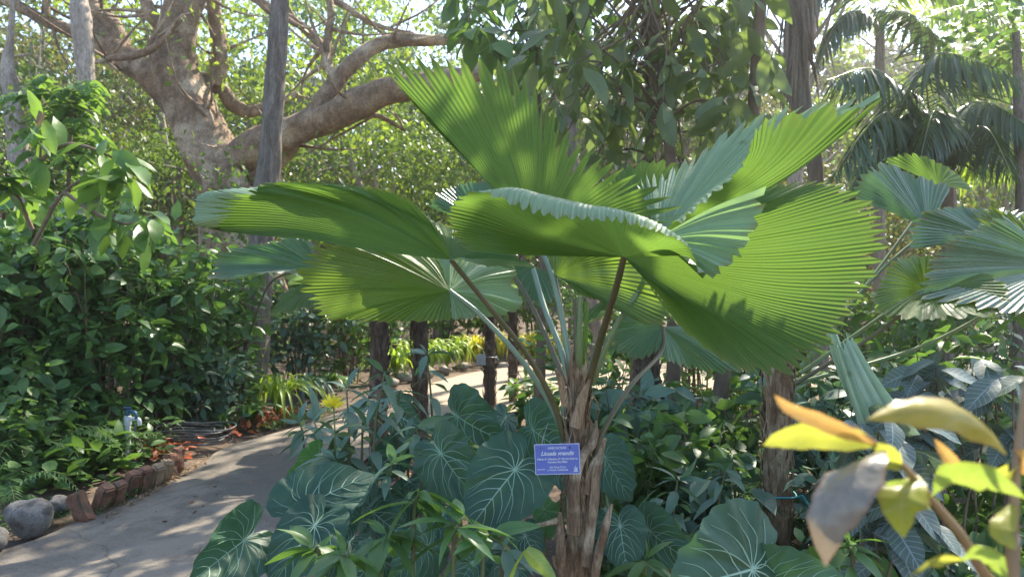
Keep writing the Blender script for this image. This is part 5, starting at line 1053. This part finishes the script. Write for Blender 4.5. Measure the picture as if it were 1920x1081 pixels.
# =====================================================================  NEAREST TWIG, LOWER RIGHT
fr = empty('twig_plant', P(1880,1300,.62)*[1,1,0], 'nearest shrub twig with yellow, orange and grey leaves at lower right', 'shrub')
b = Buf(); tube(b, [P(1880,1300,.62)*[1,1,0], P(1895,1250,.64), P(1898,1081,.66), P(1902,950,.66), P(1908,850,.67), P(1925,700,.68)], [.008,.006,.0045,.004,.0036,.002], 8, 40)
tube(b, W([(1897,1110,.66),(1850,1080,.65),(1800,1000,.64),(1740,930,.64),(1700,880,.63),(1660,845,.63),(1600,800,.62)]), [.005,.0045,.004,.0035,.003,.0025,.0018], 8, 50)
b.build('stem', 'front_stem', fr)
FL = [ # midrib, half width (m), material, side vec, label, wl, wr
 ([(1640,832,.62),(1590,808,.61),(1530,782,.60),(1478,760,.60),(1452,740,.60)], .008, 'front_orange', (0,-.3,1), 'narrow curled orange leaf', 1, .7, .4),
 ([(1650,835,.63),(1590,820,.62),(1520,812,.62),(1465,820,.62),(1431,834,.62)], .0125, 'front_yellow', (0,-.2,1), 'yellow leaf pointing left', 1, 1, .3),
 ([(1658,842,.62),(1618,862,.60),(1580,915,.585),(1552,985,.58),(1548,1062,.585)], .023, 'front_grey', (.9,-.55,.3), 'big greyish leaf hanging down', 1, .95, .35),
 ([(1888,850,.63),(1850,800,.60),(1780,768,.58),(1700,768,.57),(1625,786,.57)], .017, 'front_olive', (-.1,-.7,-.7), 'large olive leaf with a shiny grey upper fold', 1, .9, .5),
 ([(1720,890,.64),(1700,915,.62),(1690,950,.61),(1695,1008,.61)], .019, 'front_yellow', (1,-.2,.1), 'bright yellow leaf hanging below the twig', 1, 1, .25),
 ([(1660,905,.64),(1700,918,.63),(1745,955,.62)], .006, 'front_green', (0,-.4,1), None, 1, 1, .3),
 ([(1740,935,.64),(1790,905,.62),(1850,905,.60),(1925,935,.59)], .018, 'front_green', (.1,-.8,.6), 'green leaf crossing to the right edge', 1, 1, .35),
 ([(1690,880,.63),(1660,850,.62),(1645,830,.62)], .009, 'front_yellow', (1,-.2,.6), None, 1, 1, .3),
 ([(1810,895,.65),(1780,860,.64),(1752,822,.64)], .006, 'front_orange', (1,-.3,.6), 'small orange bud leaf', 1, 1, .6),
 ([(1800,1050,.62),(1750,1045,.6),(1700,1085,.58)], .012, 'front_yellow', (.2,-.7,.7), None, 1, 1, .3),
 ([(1800,1050,.62),(1850,1045,.61),(1890,1085,.6)], .011, 'front_green', (.2,-.7,.7), None, 1, 1, .3),
 ([(1903,940,.66),(1880,990,.64),(1905,1030,.63)], .010, 'front_yellow', (1,-.3,.1), None, 1, 1, .3),
 ([(1906,875,.67),(1895,885,.66),(1875,892,.65)], .007, 'front_yellow', (0,-.5,.8), None, 1, 1, .4),
 ([(1908,880,.67),(1925,870,.66),(1960,860,.65)], .014, 'front_orange', (0,-.5,.8), None, 1, 1, .4),
 ([(1830,905,.65),(1870,895,.64),(1890,870,.63)], .006, 'front_yellow', (0,-.5,.8), None, 1, 1, .4),
]
for mid, w_, mt, sd, lb, wl, wr, fo_ in FL:
    b = Buf(); strap(b, W(mid), w_, seg=20, side=sd, fold=fo_, prof=[.08,.5,.82,1,1,.9,.7,.42,.02], wl=wl, wr=wr); o = b.build('leaf', mt, fr)
    if lb: o['label'] = lb
# =====================================================================  UNSEEN CROWNS ADDED OVERHEAD TO SHADE THE PATH AND BED
tree('added_shade_tree', TB(1130, 12), 9.0, 'tall tree added behind the fan palm, its unseen crown shading the path', 'wood_leaf', trunk_r=.10, bark='grey_bark', crown=(3.0,3.2,.9), cz=7.9, nclump=52, per=60, size=.2, clump=.5)
tree('added_shade_tree', TB(1500, 11.5), 9.0, 'tall tree added for shade, its crown unseen above the picture at the upper right', 'wood_leaf', trunk_r=.12, crown=(2.0,2.2,.8), cz=8.2, nclump=18, per=50, size=.2, clump=.45)
# added thin volume standing in for lens glare, strongest towards the sun, upper right
k = N('glare_volume'); pv = k.n('ShaderNodeVolumePrincipled'); pv.inputs['Color'].default_value = (.97,.95,.92,1); pv.inputs['Density'].default_value = .0032; pv.inputs['Anisotropy'].default_value = .8; k.l(pv.outputs[0], k.out.inputs['Volume'])
hb = Buf(); h_ = np.array([(x,y,z) for z in (-1.2,15.5) for y in (-75.,410.) for x in (-410.,410.)]); hb.add(h_, [[0,2,3,1],[4,5,7,6],[0,1,5,4],[2,6,7,3],[0,4,6,2],[1,3,7,5]])
hz = hb.build('glare_volume', 'glare_volume', smooth=False); hz['kind'] = 'stuff'; hz['label'] = 'faint thin volume added to stand in for the lens glare'
# =====================================================================  LIGHT, SKY, CAMERA
w = bpy.data.worlds.new('World'); sc.world = w; w.use_nodes = True; nt = w.node_tree; nt.nodes.clear()
sky = nt.nodes.new('ShaderNodeTexSky'); sky.sky_type = 'NISHITA'; sky.sun_disc = False; sky.sun_elevation = SUN_EL; sky.sun_rotation = SUN_AZ
sky.air_density = 1.0; sky.dust_density = .9
bg = nt.nodes.new('ShaderNodeBackground'); bg.inputs['Strength'].default_value = .15; ow = nt.nodes.new('ShaderNodeOutputWorld')
nt.links.new(sky.outputs[0], bg.inputs[0]); nt.links.new(bg.outputs[0], ow.inputs[0])
sl = bpy.data.lights.new('sun', 'SUN'); sl.energy = 4.2; sl.angle = R(.55); sl.color = (1,.91,.75); so = bpy.data.objects.new('sun', sl); COL.objects.link(so)
sd = Vector((math.sin(SUN_AZ)*math.cos(SUN_EL), math.cos(SUN_AZ)*math.cos(SUN_EL), math.sin(SUN_EL))); so.rotation_euler = sd.to_track_quat('Z', 'Y').to_euler()
cd = bpy.data.cameras.new('camera'); cd.lens = 26.0; cd.sensor_width = 36; cd.clip_end = 3000; cd.clip_start = .05
cd.dof.use_dof = True; cd.dof.focus_distance = 2.6; cd.dof.aperture_fstop = 5.0
co = bpy.data.objects.new('camera', cd); COL.objects.link(co); co.location = (0,0,CAMZ); co.rotation_euler = (math.pi/2-PITCH, 0, 0); sc.camera = co
sc.view_settings.view_transform = 'Standard'; sc.view_settings.look = 'None'; sc.view_settings.exposure = 1.7; sc.view_settings.gamma = 1
sc.render.engine = 'CYCLES'; sc.cycles.use_denoising = True; sc.cycles.max_bounces = 8; sc.cycles.transmission_bounces = 6; sc.cycles.diffuse_bounces = 4; sc.cycles.glossy_bounces = 3
sc.cycles.caustics_reflective = False; sc.cycles.caustics_refractive = False
